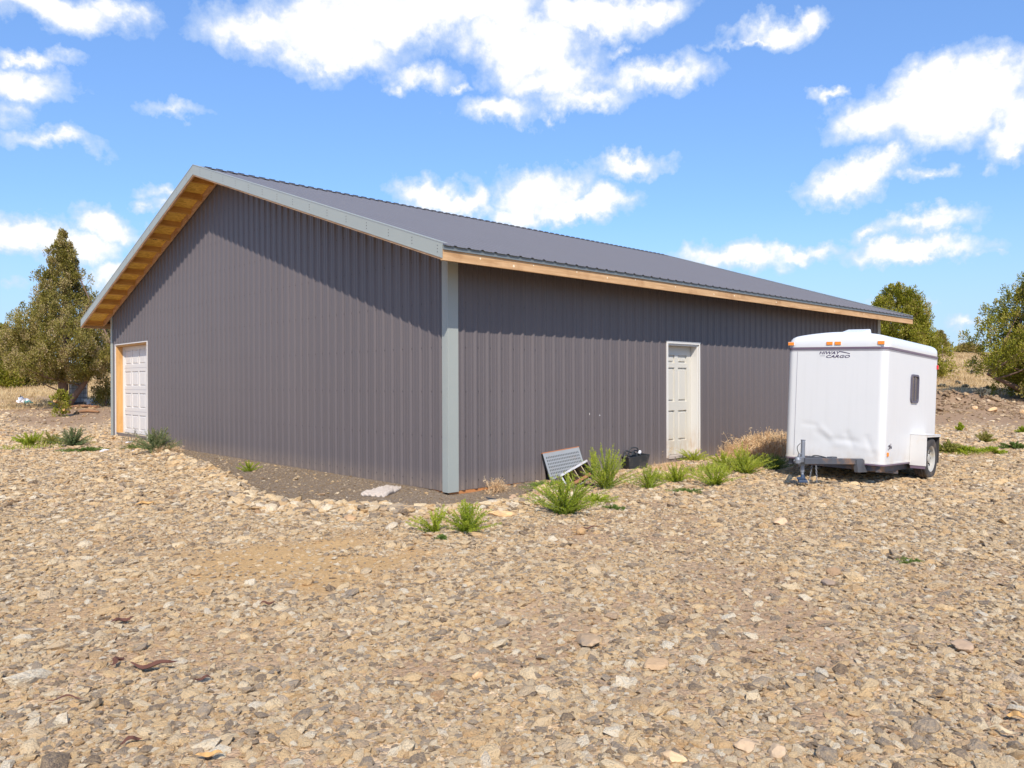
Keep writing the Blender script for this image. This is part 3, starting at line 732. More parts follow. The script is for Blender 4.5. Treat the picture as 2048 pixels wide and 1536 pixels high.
# eaves
for s_ in (-1, 1):
    ye = -OB if s_ < 0 else WID+OB
    z1 = roofz(ye)
    mb = MB(); a, b = sorted((ye, ye-s_*.038)); mb.box((-OA+.002, a, z1-.195), (LEN+OA-.002, b, z1-.045))
    if s_ < 0:
        kb = mb
        for x in (.02, .62, 1.0, 1.9, 2.6, 3.3, 4.4, 5.6, 6.3, 7.9, 9.3, 10.6, 12.2, 13.5):
            r_ = random.uniform(.010, .020); zc = z1-random.uniform(.09, .15)
            kb.add([(x+r_*math.cos(t*.785), ye-.0015, zc+r_*math.sin(t*.785)) for t in range(8)], [tuple(range(8))], 1)
    mb.build('fascia_board', [MAT['fascia'], simple('pale knot', (.78, .62, .42), .8)], B)
    mb = MB(); a, b = sorted((ye+s_*.002, ye+s_*.006)); mb.box((-OA+.006, a, z1-.062), (LEN+OA-.006, b, z1-.004)); 
    mb.box((-OA+.006, min(ye+s_*.002, ye+s_*.020), z1-.066), (LEN+OA-.006, max(ye+s_*.002, ye+s_*.020), z1-.0625)); mb.build('eave_trim', MAT['trimdark'], B)
    # rafter tails under the eave
    x = .61
    while x < LEN:
        mb = MB()
        ya, yb = (-OB+.04, -.022) if s_ < 0 else (WID+.022, WID+OB-.04)
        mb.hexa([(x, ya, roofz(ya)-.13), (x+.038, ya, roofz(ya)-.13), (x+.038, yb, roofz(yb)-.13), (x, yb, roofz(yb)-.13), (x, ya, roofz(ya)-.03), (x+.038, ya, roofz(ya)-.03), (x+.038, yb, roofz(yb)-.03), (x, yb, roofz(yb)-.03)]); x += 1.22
        mb.build('rafter_tail', MAT['eaveshade'], B)  # tails carry the same painted eave shade
# skirt boards and dark footing
mb = MB(); mb.box((.02, .004, -.16), (LEN-.02, .042, -.002)); mb.box((.25, -.012, -.13), (1.45, .0035, -.03)); mb.box((.85, -.014, -.11), (.90, -.0122, -.012)); mb.build('skirt_board', MAT['skirt'], B)
mb = MB(); mb.box((.01, .10, -.16), (.04, WID-.02, -.002)); mb.build('skirt_board', MAT['skirt'], B)
# inside: dark floor slab so openings never look through
mb = MB(); mb.box((.06, .06, -.1), (LEN-.06, WID-.06, .02)); mb.build('floor_slab', simple('concrete', (.35, .33, .30), .9), B)

# entry door
xa, xb, za, zb_ = DOOR; rec = .15
E_ = MB()
E_.box((xa-.045, -.026, za-.01), (xa, -.0, zb_+.03)); E_.box((xb, -.026, za-.01), (xb+.03, 0, zb_+.03)); E_.box((xa, -.026, zb_), (xb, 0, zb_+.03))
E_.box((xa-.055, -.030, zb_+.0302), (xb+.04, 0, zb_+.045))
E_.box((xa, 0.001, za), (xa+.03, rec+.05, zb_)); E_.box((xb-.03, 0.001, za), (xb, rec+.05, zb_)); E_.box((xa+.03, .001, zb_-.03), (xb-.03, rec+.05, zb_))
dfr = E_.build('entry_door_frame', MAT['doorframe'], B, bevel=.003)
mb = MB(); mb.box((xa+.03, -.02, za-.03), (xb-.03, rec+.05, za+.015)); mb.build('threshold', simple('worn grey sill', (.42, .36, .31), .8, 0, .2, 10), dfr)
def panel_door(mb, u0, u1, z0, z1, pans, place, t=.012):
    """slab with raised/recessed rectangular panels: pans list of (ua, ub, za, zb)"""
    us = sorted(set([u0, u1]+[q for p in pans for q in (p[0], p[1])])); zs_ = sorted(set([z0, z1]+[q for p in pans for q in (p[2], p[3])]))
    for a, b in zip(us, us[1:]):
        for c, d in zip(zs_, zs_[1:]):
            mu, mz = (a+b)/2, (c+d)/2
            if any(p[0] < mu < p[1] and p[2] < mz < p[3] for p in pans): continue
            mb.add([place(a, 0, c), place(b, 0, c), place(b, 0, d), place(a, 0, d)], [(0, 1, 2, 3)])
    for a, b, c, d in pans:
        R0 = [(a, c), (b, c), (b, d), (a, d)]
        def ring(i, dep): return [place(a+i, dep, c+i), place(b-i, dep, c+i), place(b-i, dep, d-i), place(a+i, dep, d-i)]
        rs = [ring(0, 0), ring(.005, -t), ring(.030, -t), ring(.045, -t*.2)]
        vs = [q for r_ in rs for q in r_]
        fs = [(i*4+k, i*4+(k+1) % 4, (i+1)*4+(k+1) % 4, (i+1)*4+k) for i in range(3) for k in range(4)]+[(12, 13, 14, 15)]
        mb.add(vs, fs)
mb = MB(); u0, u1 = xa+.033, xb-.033; w = u1-u0; z0, z1 = za+.02, zb_-.033
cols = [(u0+.13, u0+w/2-.055), (u0+w/2+.055, u1-.13)]
rows = [(.38, .95), (1.11, 1.75), (1.83, 1.98)]
panel_door(mb, u0, u1, z0, z1, [(c[0], c[1], r_[0], r_[1]) for c in cols for r_ in rows], lambda u, d, z: (u, rec-d, z), .030)
mb.box((u0, rec+.032, z0), (u1, rec+.060, z1))
dr = mb.build('entry_door', MAT['door'], B)
mb = MB(); mb.tube([(u0+.07, rec, z0+.92), (u0+.07, rec-.05, z0+.92)], [.012, .012], 8); mb.tube([(u0+.07, rec-.045, z0+.92), (u0+.07, rec-.055, z0+.92), (u0+.07, rec-.085, z0+.92), (u0+.07, rec-.09, z0+.92)], [.012, .026, .024, .008], 12)
mb.build('door_knob', MAT['zinc'], dr)
# overhead (garage) door in the gable
ya, yb, za, zb_ = GAR; rec = .17
mb = MB()
mb.box((-.024, ya-.02, za-.15), (-.0, ya+.0, zb_+.025)); mb.box((-.024, yb, za-.17), (0, yb+.04, zb_+.025)); mb.box((-.024, ya, zb_), (0, yb, zb_+.025))
gf = mb.build('overhead_door_trim', simple('pale opening trim', (.62, .58, .55), .5), B)
mb = MB(); mb.box((.001, ya, za-.16), (rec, ya+.038, zb_)); mb.box((.001, yb-.038, za-.16), (rec, yb, zb_)); mb.box((.001, ya+.038, zb_-.038), (rec, yb-.038, zb_)); mb.build('overhead_door_jamb', MAT['jambwood'], B)
mb = MB(); mb.box((rec-.015, yb-.10, za-.02), (rec+.02, yb-.0385, zb_-.039)); mb.build('door_stop', MAT['doorframe'], B)
mb = MB(); mb.box((rec-.015, ya+.0385, za-.02), (rec+.02, ya+.10, zb_-.039)); mb.build('door_stop', MAT['doorframe'], B)
mb = MB(); u0, u1 = ya+.06, yb-.06; z0, z1 = za, zb_-.04; sec = (z1-z0)/4
od = None
pans = []
cw = (u1-u0-.10)/4
for r_ in range(4):
    for c in range(4):
        pans.append((u0+.05+c*cw+.05, u0+.05+(c+1)*cw-.05, z0+r_*sec+.09, z0+(r_+1)*sec-.09))
panel_door(mb, u0, u1, z0, z1, pans, lambda u, d, z: (rec+.01-d, u, z), .022)
mb.box((rec+.034, u0, z0), (rec+.06, u1, z1))
for r_ in range(1, 4): mb.box((rec+.0085, u0, z0+r_*sec-.004), (rec+.0098, u1, z0+r_*sec+.004), 1)
mb.build('overhead_door', [MAT['garage'], MAT['greyv']], B)
mb = MB(); mb.box((-.35, ya-.1, .0), (.01, yb+.1, .055)); mb.box((.0101, ya, 0), (rec+.1, yb, za-.012)); mb.build('door_sill', simple('sandy concrete sill', (.46, .38, .28), .9, 0, .2, 10), B)

# ------------------------------------------------------------------ cargo trailer
TX = Vector((.998, .049, -.039)).normalized(); TZ = TX.cross(Vector((-.049, .998, .0233)).normalized()).normalized(); TY = TZ.cross(TX)
T = empty('cargo_trailer', (0, 0, 0), 'white enclosed single axle cargo trailer with dented front parked beside the barn', 'trailer')
T.matrix_world = Matrix(((TX.x, TY.x, TZ.x, 5.035), (TX.y, TY.y, TZ.y, -3.01), (TX.z, TY.z, TZ.z, -.005), (0, 0, 0, 1)))
TW, TL, TZ0, TZ1 = 1.5, 2.55, .275, 2.02
def outline(w, l, rf, rr, inset=0, nf=64, ns=40):
    """ccw from front (x=0) : list of (x, y); y = +left"""
    hw = w/2-inset; x0 = inset; x1 = l-inset; rf = max(rf-inset, .02); rr = max(rr-inset, .01)
    pts = []
    def arc(cx, cy, r_, a0, a1, n):
        for i in range(n+1):
            a = math.radians(a0+(a1-a0)*i/n); pts.append((cx+r_*math.cos(a), cy+r_*math.sin(a)))
    for i in range(nf): pts.append((x0, (hw-rf)-(2*(hw-rf))*i/nf))       # front face, left to right
    arc(x0+rf, -hw+rf, rf, 180, 270, 8)
    for i in range(1, ns): pts.append((x0+rf+(x1-rr-x0-rf)*i/ns, -hw))
    arc(x1-rr, -hw+rr, rr, 270, 360, 4)
    for i in range(1, 12): pts.append((x1, -hw+rr+(2*hw-2*rr)*i/12))
    arc(x1-rr, hw-rr, rr, 0, 90, 4)
    for i in range(1, ns): pts.append((x1-rr-(x1-rr-x0-rf)*i/ns, hw))
    arc(x0+rf, hw-rf, rf, 90, 180, 8)
    pts.pop()
    return pts
def dent(y, z):
    # y: +left (near wall) .. -right ; creases of the bent front panel
    d = 0
    def ridge(y0, z0, y1, z1, w_, a):
        ex, ez = y1-y0, z1-z0; t = max(0, min(1, ((y-y0)*ex+(z-z0)*ez)/(ex*ex+ez*ez)))
        q = math.hypot(y-y0-t*ex, z-z0-t*ez); return a*math.exp(-(q/w_)**2)
    d += ridge(.45, .82, .20, .80, .035, .014)
    d += ridge(.20, .80, .0, .62, .04, -.018) + ridge(.24, .70, .02, .56, .05, .016)
    d += ridge(0, .62, -.35, .60, .035, .016)+ridge(0, .54, -.6, .50, .05, -.016)
    d += ridge(-.22, .70, -.30, .52, .05, .02)
    d += ridge(-.50, .66, -.60, .44, .04, .018)
    d += .025*math.exp(-((y-.1)/.45)**2-((z-.55)/.12)**2)
    return d*.32
body = MB(); nz_ = 72
ol = outline(TW, TL, .10, .03)
n = len(ol); vs = []
for k in range(nz_+1):
    z = TZ0+(TZ1-TZ0)*k/nz_
    for i, (x, y) in enumerate(ol):
        dx = dent(y, z) if x < .02 else 0
        vs.append((x+dx, y, z))
fs = [(k*n+i, k*n+(i+1) % n, (k+1)*n+(i+1) % n, (k+1)*n+i) for k in range(nz_) for i in range(n)]
fs.append(tuple(reversed(range(n)))); fs.append(tuple(nz_*n+i for i in range(n)))
body.add(vs, fs)
ob = body.build('trailer_body', MAT['tw'], T, smooth=True)
md = ob.modifiers.new('edge', 'EDGE_SPLIT'); md.split_angle = math.radians(50)
# roof cap: lofted rings over the body
def cap_mesh():
    mb = MB(); rings = []
    prof = [(-.012, TZ1-.005), (-.014, TZ1+.03), (-.012, TZ1+.07), (0.0, TZ1+.105), (.03, TZ1+.135), (.08, TZ1+.150), (.17, TZ1+.156), (.35, TZ1+.158), (.6, TZ1+.158)]
    for ins, z in prof:
        o_ = outline(TW, TL, .14, .10, ins) if ins < .6 else [(.75+(x-.75)*.001 if False else (x*.3+TL*.35), y*.1) for x, y in ol]
        t = max(0, (z-TZ1)/.158)
        rings.append([(x, y, z+t*t*.085*(1-min(1, abs(y)/(TW/2))**2)) for x, y in o_])
    vs = [q for r_ in rings for q in r_]
    fs = [(k*n+i, k*n+(i+1) % n, (k+1)*n+(i+1) % n, (k+1)*n+i) for k in range(len(rings)-1) for i in range(n)]
    fs.append(tuple((len(rings)-1)*n+i for i in range(n)))
    mb.add(vs, fs); return mb
cap = cap_mesh().build('roof_cap', MAT['cap'], T, smooth=True)
# bands: dark strip under the cap and along the floor line
def band(name, z0, z1, out_, mat, parent, only_low=False):
    mb = MB(); o1 = outline(TW, TL, .10, .03, -out_)
    n1 = len(o1); vs = [(x, y, z) for z in (z0, z1) for x, y in o1]+[(x*.999+.001, y*.99, z) for z in (z0, z1) for x, y in outline(TW, TL, .10, .03, .004)]
    fs = [(i, (i+1) % n1, n1+(i+1) % n1, n1+i) for i in range(n1)]+[(n1+i, n1+(i+1) % n1, 3*n1+(i+1) % n1, 3*n1+i) for i in range(n1)]+[(2*n1+i, 2*n1+(i+1) % n1, (i+1) % n1, i) for i in range(n1)]
    mb.add(vs, fs); return mb.build(name, mat, parent, smooth=False)
band('trim_strip', TZ1-.035, TZ1-.008, .012, MAT['band'], T)
band('trim_strip', TZ1-.062, TZ1-.040, .004, MAT['greyv'], T)
band('floor_rail', TZ0-.014, TZ0+.004, .010, MAT['band'], T)
band('floor_rail', TZ0+.008, TZ0+.030, .006, MAT['tw'], T)
# front seam (vertical rivet line near the left edge)
mb = MB(); mb.box((-.0035, .585, TZ0+.04), (.0, .590, TZ1-.07)); mb.build('panel_seam', MAT['greyv'], T)
# clearance lights on the cap
for s_ in (.06, .665, .79, 1.415):
    y = .75-s_
    base = -.016
    mb = MB(); mb.box((base, y-.052, TZ1+.022), (-.004, y+.052, TZ1+.080), 0); mb.box((base-.010, y-.047, TZ1+.026), (base-.0002, y+.047, TZ1+.076), 1)
    l_ = mb.build('clearance_light', [MAT['cap'], MAT['amber']], T, bevel=.004)
# side marker and tail light
mb = MB(); mb.box((.125, -.765, .40), (.185, -.7505, .46)); mb.build('side_reflector', MAT['amber'], T, bevel=.005)
mb = MB()
for k in range(40):
    a = random.uniform(0, 6.28); r_ = random.uniform(0, 1); x = .23+.10*r_*math.cos(a); z = .545+.05*r_*math.sin(a); s2 = random.uniform(.008, .02)
    mb.box((x-s2, -.7525, z-s2*.7), (x+s2, -.7502-k*.00001, z+s2*.7), k % 2)
mb.build('faded_sticker', [MAT['greyv'], MAT['rubber']], T)
mb = MB(); mb.box((TL-.06, -.775, 1.80), (TL-.02, -.752, 1.87)); mb.build('tail_marker', MAT['red'], T, bevel=.004)
# window on the right side
def rrect(u0, u1, z0, z1, r_, n_=6):
    pts = []
    for cx, cz, a0 in ((u1-r_, z1-r_, 0), (u0+r_, z1-r_, 90), (u0+r_, z0+r_, 180), (u1-r_, z0+r_, 270)):
        for i in range(n_+1):
            a = math.radians(a0+90*i/n_); pts.append((cx+r_*math.cos(a), cz+r_*math.sin(a)))
    return pts
WX0, WX1, WZ0, WZ1 = 1.12, 1.50, 1.21, 1.66
po = rrect(WX0, WX1, WZ0, WZ1, .07); pi_ = rrect(WX0+.03, WX1-.03, WZ0+.03, WZ1-.03, .045); k = len(po)
mb = MB(); vs = [(u, -.7505, z) for u, z in po]+[(u, -.772, z) for u, z in po]+[(u, -.772, z) for u, z in pi_]+[(u, -.756, z) for u, z in pi_]
fs = [(j*k+i, (j+1)*k+i, (j+1)*k+(i+1) % k, j*k+(i+1) % k) for j in range(3) for i in range(k)]
mb.add(vs, fs); wf = mb.build('window', MAT['rubber'], T)
mb = MB(); mb.add([(u, -.756, z) for u, z in pi_], [tuple(reversed(range(k)))]); mb.build('pane', MAT['glass'], wf)
mb = MB(); mb.box(((WX0+WX1)/2-.008, -.764, WZ0+.03), ((WX0+WX1)/2+.008, -.7565, WZ1-.03)); mb.build('sash_bar', MAT['rubber'], wf)
# lettering
def text_mesh(name, body_, size, loc, mat, parent, width, shear=.3, off=.014):
    cu = bpy.data.curves.new(name, 'FONT'); cu.body = body_; cu.size = size; cu.shear = shear; cu.offset = off*size; cu.extrude = .0008; cu.resolution_u = 3
    tmp = bpy.data.objects.new('tmp', cu); COL.objects.link(tmp); bpy.context.view_layer.update()
    dg = bpy.context.evaluated_depsgraph_get(); me = bpy.data.meshes.new_from_object(tmp.evaluated_get(dg))
    bpy.data.objects.remove(tmp)
    co = np.empty(len(me.vertices)*3); me.vertices.foreach_get('co', co); co = co.reshape(-1, 3)
    co[:, 0] -= co[:, 0].min(); co[:, 0] *= width/co[:, 0].max(); co[:, 1] -= co[:, 1].min(); co[:, 1] *= size/co[:, 1].max()
    # text x -> towards trailer right (-y), text y -> up
    new = np.stack([-co[:, 2]-.0025, -co[:, 0], co[:, 1]], 1); me.vertices.foreach_set('co', new.ravel()); me.update()
    me.materials.clear(); me.materials.append(mat); me.name = name
    o = bpy.data.objects.new(name, me); COL.objects.link(o); o.parent = parent; o.location = loc
    return o
ZT = 1.905
text_mesh('logo_lettering', 'HIWAY', .043, (0, .75-.505, ZT), MAT['purple'], T, .325)
text_mesh('logo_lettering', 'CARGO', .043, (0, .75-.615, ZT-.056), MAT['purple'], T, .355)
def decal(name, polys, mat):
    mb = MB()
    for poly in polys:
        kk = len(poly); vs = [(-.0028, .75-s_, z) for s_, z in poly]+[(-.0008, .75-s_, z) for s_, z in poly]
        mb.add(vs, [tuple(range(kk)), tuple(reversed(range(kk, 2*kk)))]+[(i, kk+i, kk+(i+1) % kk, (i+1) % kk) for i in range(kk)])
    return mb.build(name, mat, T)
decal('logo_swoosh', [[(.80, ZT+.046), (.86, ZT+.040), (.97, ZT+.012), (.965, ZT+.004), (.90, ZT+.020), (.83, ZT+.033)]], MAT['purple'])
decal('logo_stripe', [[(.52, ZT-.022), (.60, ZT-.020), (.595, ZT-.026), (.515, ZT-.028)]], MAT['greyv'])
# roof vent, lid hinged at the front
vt = MB(); vx0, vx1, vy = .62, .98, .20; zt0 = TZ1+.225
vt.hexa([(vx0, -vy, zt0), (vx1, -vy, zt0), (vx1, vy, zt0), (vx0, vy, zt0), (vx0+.02, -vy+.02, zt0+.05), (vx1-.015, -vy+.02, zt0+.125), (vx1-.015, vy-.02, zt0+.125), (vx0+.02, vy-.02, zt0+.05)])
vt.build('roof_vent', MAT['cap'], T, bevel=.015)
# fenders with wheels
def fender(s_):
    mb = MB(); y0, y1 = .752, .985; x0, x1 = 1.20, 1.98; zt_, zb2 = .715, .235; t = .006
    def Y(a): return s_*a
    def bx(a, b, mi=0):
        (x_a, y_a, z_a), (x_b, y_b, z_b) = a, b; ys = sorted((Y(y_a), Y(y_b))); mb.box((x_a, ys[0], z_a), (x_b, ys[1], z_b), mi)
    bx((x0, y0, zb2), (x0+t, y1, zt_-.001))                  # front face
    bx((x1-t, y0, zb2+.02), (x1, y1-.02, zt_-.001), 1)          # rear face, its shadow painted in with the dark slot
    bx((x0-.004, y0, zt_), (x1+.004, y1+.004, zt_+t))        # top
    # outer skirt with a trapezoid wheel opening: edge lip only
    bx((x0+t, y1-.012, zt_-.035), (x1-t-.0002, y1, zt_-.0012)); bx((x0+t, y1-.012, zb2), (x0+.03, y1, zt_-.0352))
    return mb.build('fender', [MAT['fend'], MAT['tyre']], T, bevel=.004)
fr_ = fender(-1); fl_ = fender(1)
mb = MB(); mb.box((1.207, -.98, .19), (1.212, -.76, .234)); mb.build('fender_lip', MAT['band'], fr_)
def wheel(s_):
    W_ = bpy.data.objects.new('wheel', None); COL.objects.link(W_); W_.parent = T
    yc = s_*.862; cx, cz, R_ = 1.62, .335, .335
    prof = [(-.085, .205), (-.095, .25), (-.098, .29), (-.090, .320), (-.078, .333), (-.05, .3365), (-.046, .328), (-.040, .328), (-.036, .3375), (-.008, .338), (-.004, .329), (.004, .329), (.008, .338), (.036, .3375), (.040, .328), (.046, .328), (.05, .3365), (.078, .333), (.090, .320), (.098, .29), (.095, .25), (.085, .205)]
    N_ = 48; mb = MB(); vs = []
    for k in range(N_):
        a = 2*math.pi*k/N_
        for dy, r_ in prof: vs.append((cx+r_*math.cos(a), yc+dy, cz+r_*math.sin(a)))
    m_ = len(prof); fs = [(k*m_+i, k*m_+i+1, ((k+1) % N_)*m_+i+1, ((k+1) % N_)*m_+i) for k in range(N_) for i in range(m_-1)]
    mb.add(vs, fs); mb.build('tyre', MAT['tyre'], W_, smooth=True)
    mb = MB(); pr2 = [(.088, .207), (.080, .200), (.074, .188), (.035, .180), (.030, .120), (.040, .075), (.060, .055), (.062, .0)]
    vs = []
    for k in range(N_):
        a = 2*math.pi*k/N_
        for dy, r_ in pr2: vs.append((cx+r_*math.cos(a), yc+s_*dy, cz+r_*math.sin(a)))
    m_ = len(pr2); fs = [(k*m_+i, k*m_+i+1, ((k+1) % N_)*m_+i+1, ((k+1) % N_)*m_+i) for k in range(N_) for i in range(m_-1)]
    mb.add(vs, fs)
    for k in range(8):
        a = 2*math.pi*k/8; c_, s2 = math.cos(a), math.sin(a)
        mb.tube([(cx+.148*c_, yc+s_*.030, cz+.148*s2), (cx+.148*c_, yc+s_*.0375, cz+.148*s2)], .019, 10, 1)
    for k in range(5):
        a = 2*math.pi*k/5; c_, s2 = math.cos(a), math.sin(a)
        mb.tube([(cx+.085*c_, yc+s_*.038, cz+.085*s2), (cx+.085*c_, yc+s_*.055, cz+.085*s2)], .011, 6, 1)
    mb.build('rim', [MAT['rim'], MAT['black']], W_)
wheel(-1); wheel(1)
# chassis and tongue
mb = MB()
for s_ in (-1, 1): mb.box((.05, s_*.66-.03, TZ0-.11), (TL-.05, s_*.66+.03, TZ0-.015))
for x in (.06, .8, 1.9, TL-.12): mb.box((x, -.628, TZ0-.10), (x+.05, .628, TZ0-.016))
mb.tube([(1.62, -.76, .26), (1.62, .76, .26)], .035, 10)
mb.build('chassis', MAT['frame'], T)
def beam(mb, a, b, w_, h_, mi=0):
    a = Vector(a); b = Vector(b); d = (b-a).normalized(); s2 = d.cross(Vector((0, 0, 1))).normalized()*w_/2; u = Vector((0, 0, h_/2))
    mb.hexa([a-s2-u, a+s2-u, b+s2-u, b-s2-u, a-s2+u, a+s2+u, b+s2+u, b-s2+u], mi)
zt_ = TZ0+.045
mb = MB()
for s_ in (-1, 1):
    beam(mb, (-1.12, s_*.045, zt_), (-.035, s_*.46, zt_-.01), .05, .085)
    beam(mb, (-.045, s_*.455, TZ0-.065), (.9, s_*.66, TZ0-.13), .05, .085)
    mb.hexa([(-.16, s_*.43-.03, TZ0-.125), (.10, s_*.48-.03, TZ0-.125), (.10, s_*.48+.03, TZ0-.125), (-.16, s_*.43+.03, TZ0-.125), (-.20, s_*.41-.031, zt_+.02), (-.02, s_*.455-.031, zt_+.02), (-.02, s_*.455+.031, zt_+.02), (-.20, s_*.41+.031, zt_+.02)])
mb.box((-.55, -.20, zt_-.04), (-.49, .20, zt_+.035)); mb.box((-.62, -.25, zt_-.045), (-.44, -.17, zt_+.055))
mb.build('tongue', MAT['frame'], T, bevel=.004)
mb = MB(); mb.box((-1.22, -.045, zt_-.02), (-1.08, .045, zt_+.055)); mb.tube([(-1.23, 0, zt_-.035), (-1.23, 0, zt_+.02), (-1.23, 0, zt_+.055)], [.040, .042, .025], 12); mb.tube([(-1.20, 0, zt_+.055), (-1.16, 0, zt_+.10), (-1.10, 0, zt_+.10)], .010, 6)
mb.build('coupler', MAT['zinc'], T, bevel=.005)
J = MB(); jx = -1.02; gz = .01
J.tube([(jx, .02, .60), (jx, .02, .585), (jx-.004, .015, .15)], [.026, .030, .030], 12); J.tube([(jx-.004, .015, .16), (jx-.012, .005, .055)], .022, 10)
J.tube([(jx, .02, .60), (jx, .02, .615)], [.033, .033], 12)
J.tube([(jx, .02, .30), (jx, .10, .30), (jx, .14, .30)], [.012, .012, .022], 8); J.tube([(jx, .02, .33), (jx, -.09, .34)], [.014, .014], 8)
J.box((jx-.03, -.03, .25), (jx+.09, .07, .33))
jack = J.build('tongue_jack', MAT['zinc'], T, bevel=.002)
mb = MB(); mb.box((-.085, -.06, 0), (.085, .06, .035), 0, Matrix.Rotation(.5, 3, 'Z'), (jx-.012, .0, gz)); mb.box((-.06, -.05, .035), (.035, .045, .07), 0, Matrix.Rotation(.1, 3, 'Z'), (jx-.02, .02, gz)); mb.tube([(jx-.012, .005, .12), (jx-.012, .005, .075), (jx-.012, .005, .06)], [.024, .034, .05], 10)
mb.build('jack_foot_block', MAT['blue'], T, bevel=.006)
def cable(mb, pts, r_=.006, mi=0):
    P3 = [Vector(p) for p in pts]; out_ = []
    for i in range(len(P3)-1):
        p0 = P3[max(i-1, 0)]; p1 = P3[i]; p2 = P3[i+1]; p3 = P3[min(i+2, len(P3)-1)]
        for k in range(6):
            t = k/6; out_.append(.5*((2*p1)+(p2-p0)*t+(2*p0-5*p1+4*p2-p3)*t*t+(3*p1-p0-3*p2+p3)*t**3))
    out_.append(P3[-1]); mb.tube(out_, r_, 6, mi)
mb = MB(); cable(mb, [(jx, .06, .56), (jx-.03, .09, .50), (jx-.01, .07, .40), (jx+.03, .04, .30), (jx+.0, -.03, .27), (jx+.02, -.08, .33), (jx+.06, -.06, .39)], .005); mb.build('handle_wire', MAT['blackp'], T)
mb = MB(); cable(mb, [(-.95, -.05, .34), (-.86, -.08, .39), (-.70, -.16, .37), (-.5, -.26, .31), (-.2, -.36, .31), (.0, -.45, .29)], .010); mb.build('wiring_cable', MAT['blackp'], T)
mb = MB(); cable(mb, [(-1.0, 0, .28), (-.95, .05, .22), (-.9, -.02, .20), (-.88, -.04, .28)], .006)
mb.build('wiring_cable', MAT['blackp'], T)
def torus(mb, c, R_, r_, ax, up, sy=1.5, n_=12, m_=6):
    ax = Vector(ax).normalized(); up = Vector(up).normalized(); sd_ = ax.cross(up); vs = []
    for i in range(n_):
        a = 2*math.pi*i/n_; rd = sd_*math.cos(a)+up*math.sin(a); q = Vector(c)+sd_*math.cos(a)*R_+up*math.sin(a)*R_*sy
        for j in range(m_):
            b = 2*math.pi*j/m_; vs.append(q+rd*math.cos(b)*r_+ax*math.sin(b)*r_)
    mb.add(vs, [(i*m_+j, ((i+1) % n_)*m_+j, ((i+1) % n_)*m_+(j+1) % m_, i*m_+(j+1) % m_) for i in range(n_) for j in range(m_)])
for q, (y0, sw) in enumerate(((-.07, .02), (-.13, -.015))):
    mb = MB()
    for k in range(9):
        z = .245-k*.027; torus(mb, (-.90+sw*k*.2, y0+sw*k*.25, z), .010, .0038, (1, 0, 0) if k % 2 else (0, 1, .2), (sw, 0, 1), 1.7)
    mb.build('safety_chain', MAT['zinc'], T, smooth=True)

# ------------------------------------------------------------------ vegetation builders
def leaves_mesh(centers, dirs, lens_, wid, tint, rgen):
    """triangular blades: centre (base), direction, length, width"""
    n_ = len(centers); d = dirs/np.linalg.norm(dirs, axis=1)[:, None]
    rnd = rgen.standard_normal((n_, 3)); s = np.cross(d, rnd); s /= np.linalg.norm(s, axis=1)[:, None]+1e-9
    a = centers-s*wid[:, None]/2; b = centers+s*wid[:, None]/2; c = centers+d*lens_[:, None]
    V = np.stack([a, b, c], 1).reshape(-1, 3); F = np.arange(3*n_).reshape(-1, 3); return V, F, np.repeat(tint, 3)
def quads_mesh(centers, dirs, lens_, wid, tint, rgen):
    """diamond leaves, wider in the middle"""
    n_ = len(centers); d = dirs/(np.linalg.norm(dirs, axis=1)[:, None]+1e-9)
    rnd = rgen.standard_normal((n_, 3)); s = np.cross(d, rnd); s /= np.linalg.norm(s, axis=1)[:, None]+1e-9
    a = centers; m1 = centers+d*lens_[:, None]*.5-s*wid[:, None]/2; m2 = centers+d*lens_[:, None]*.5+s*wid[:, None]/2; c = centers+d*lens_[:, None]
    V = np.stack([a, m1, c, m2], 1).reshape(-1, 3); F = np.arange(4*n_).reshape(-1, 4); return V, F, np.repeat(tint, 4)
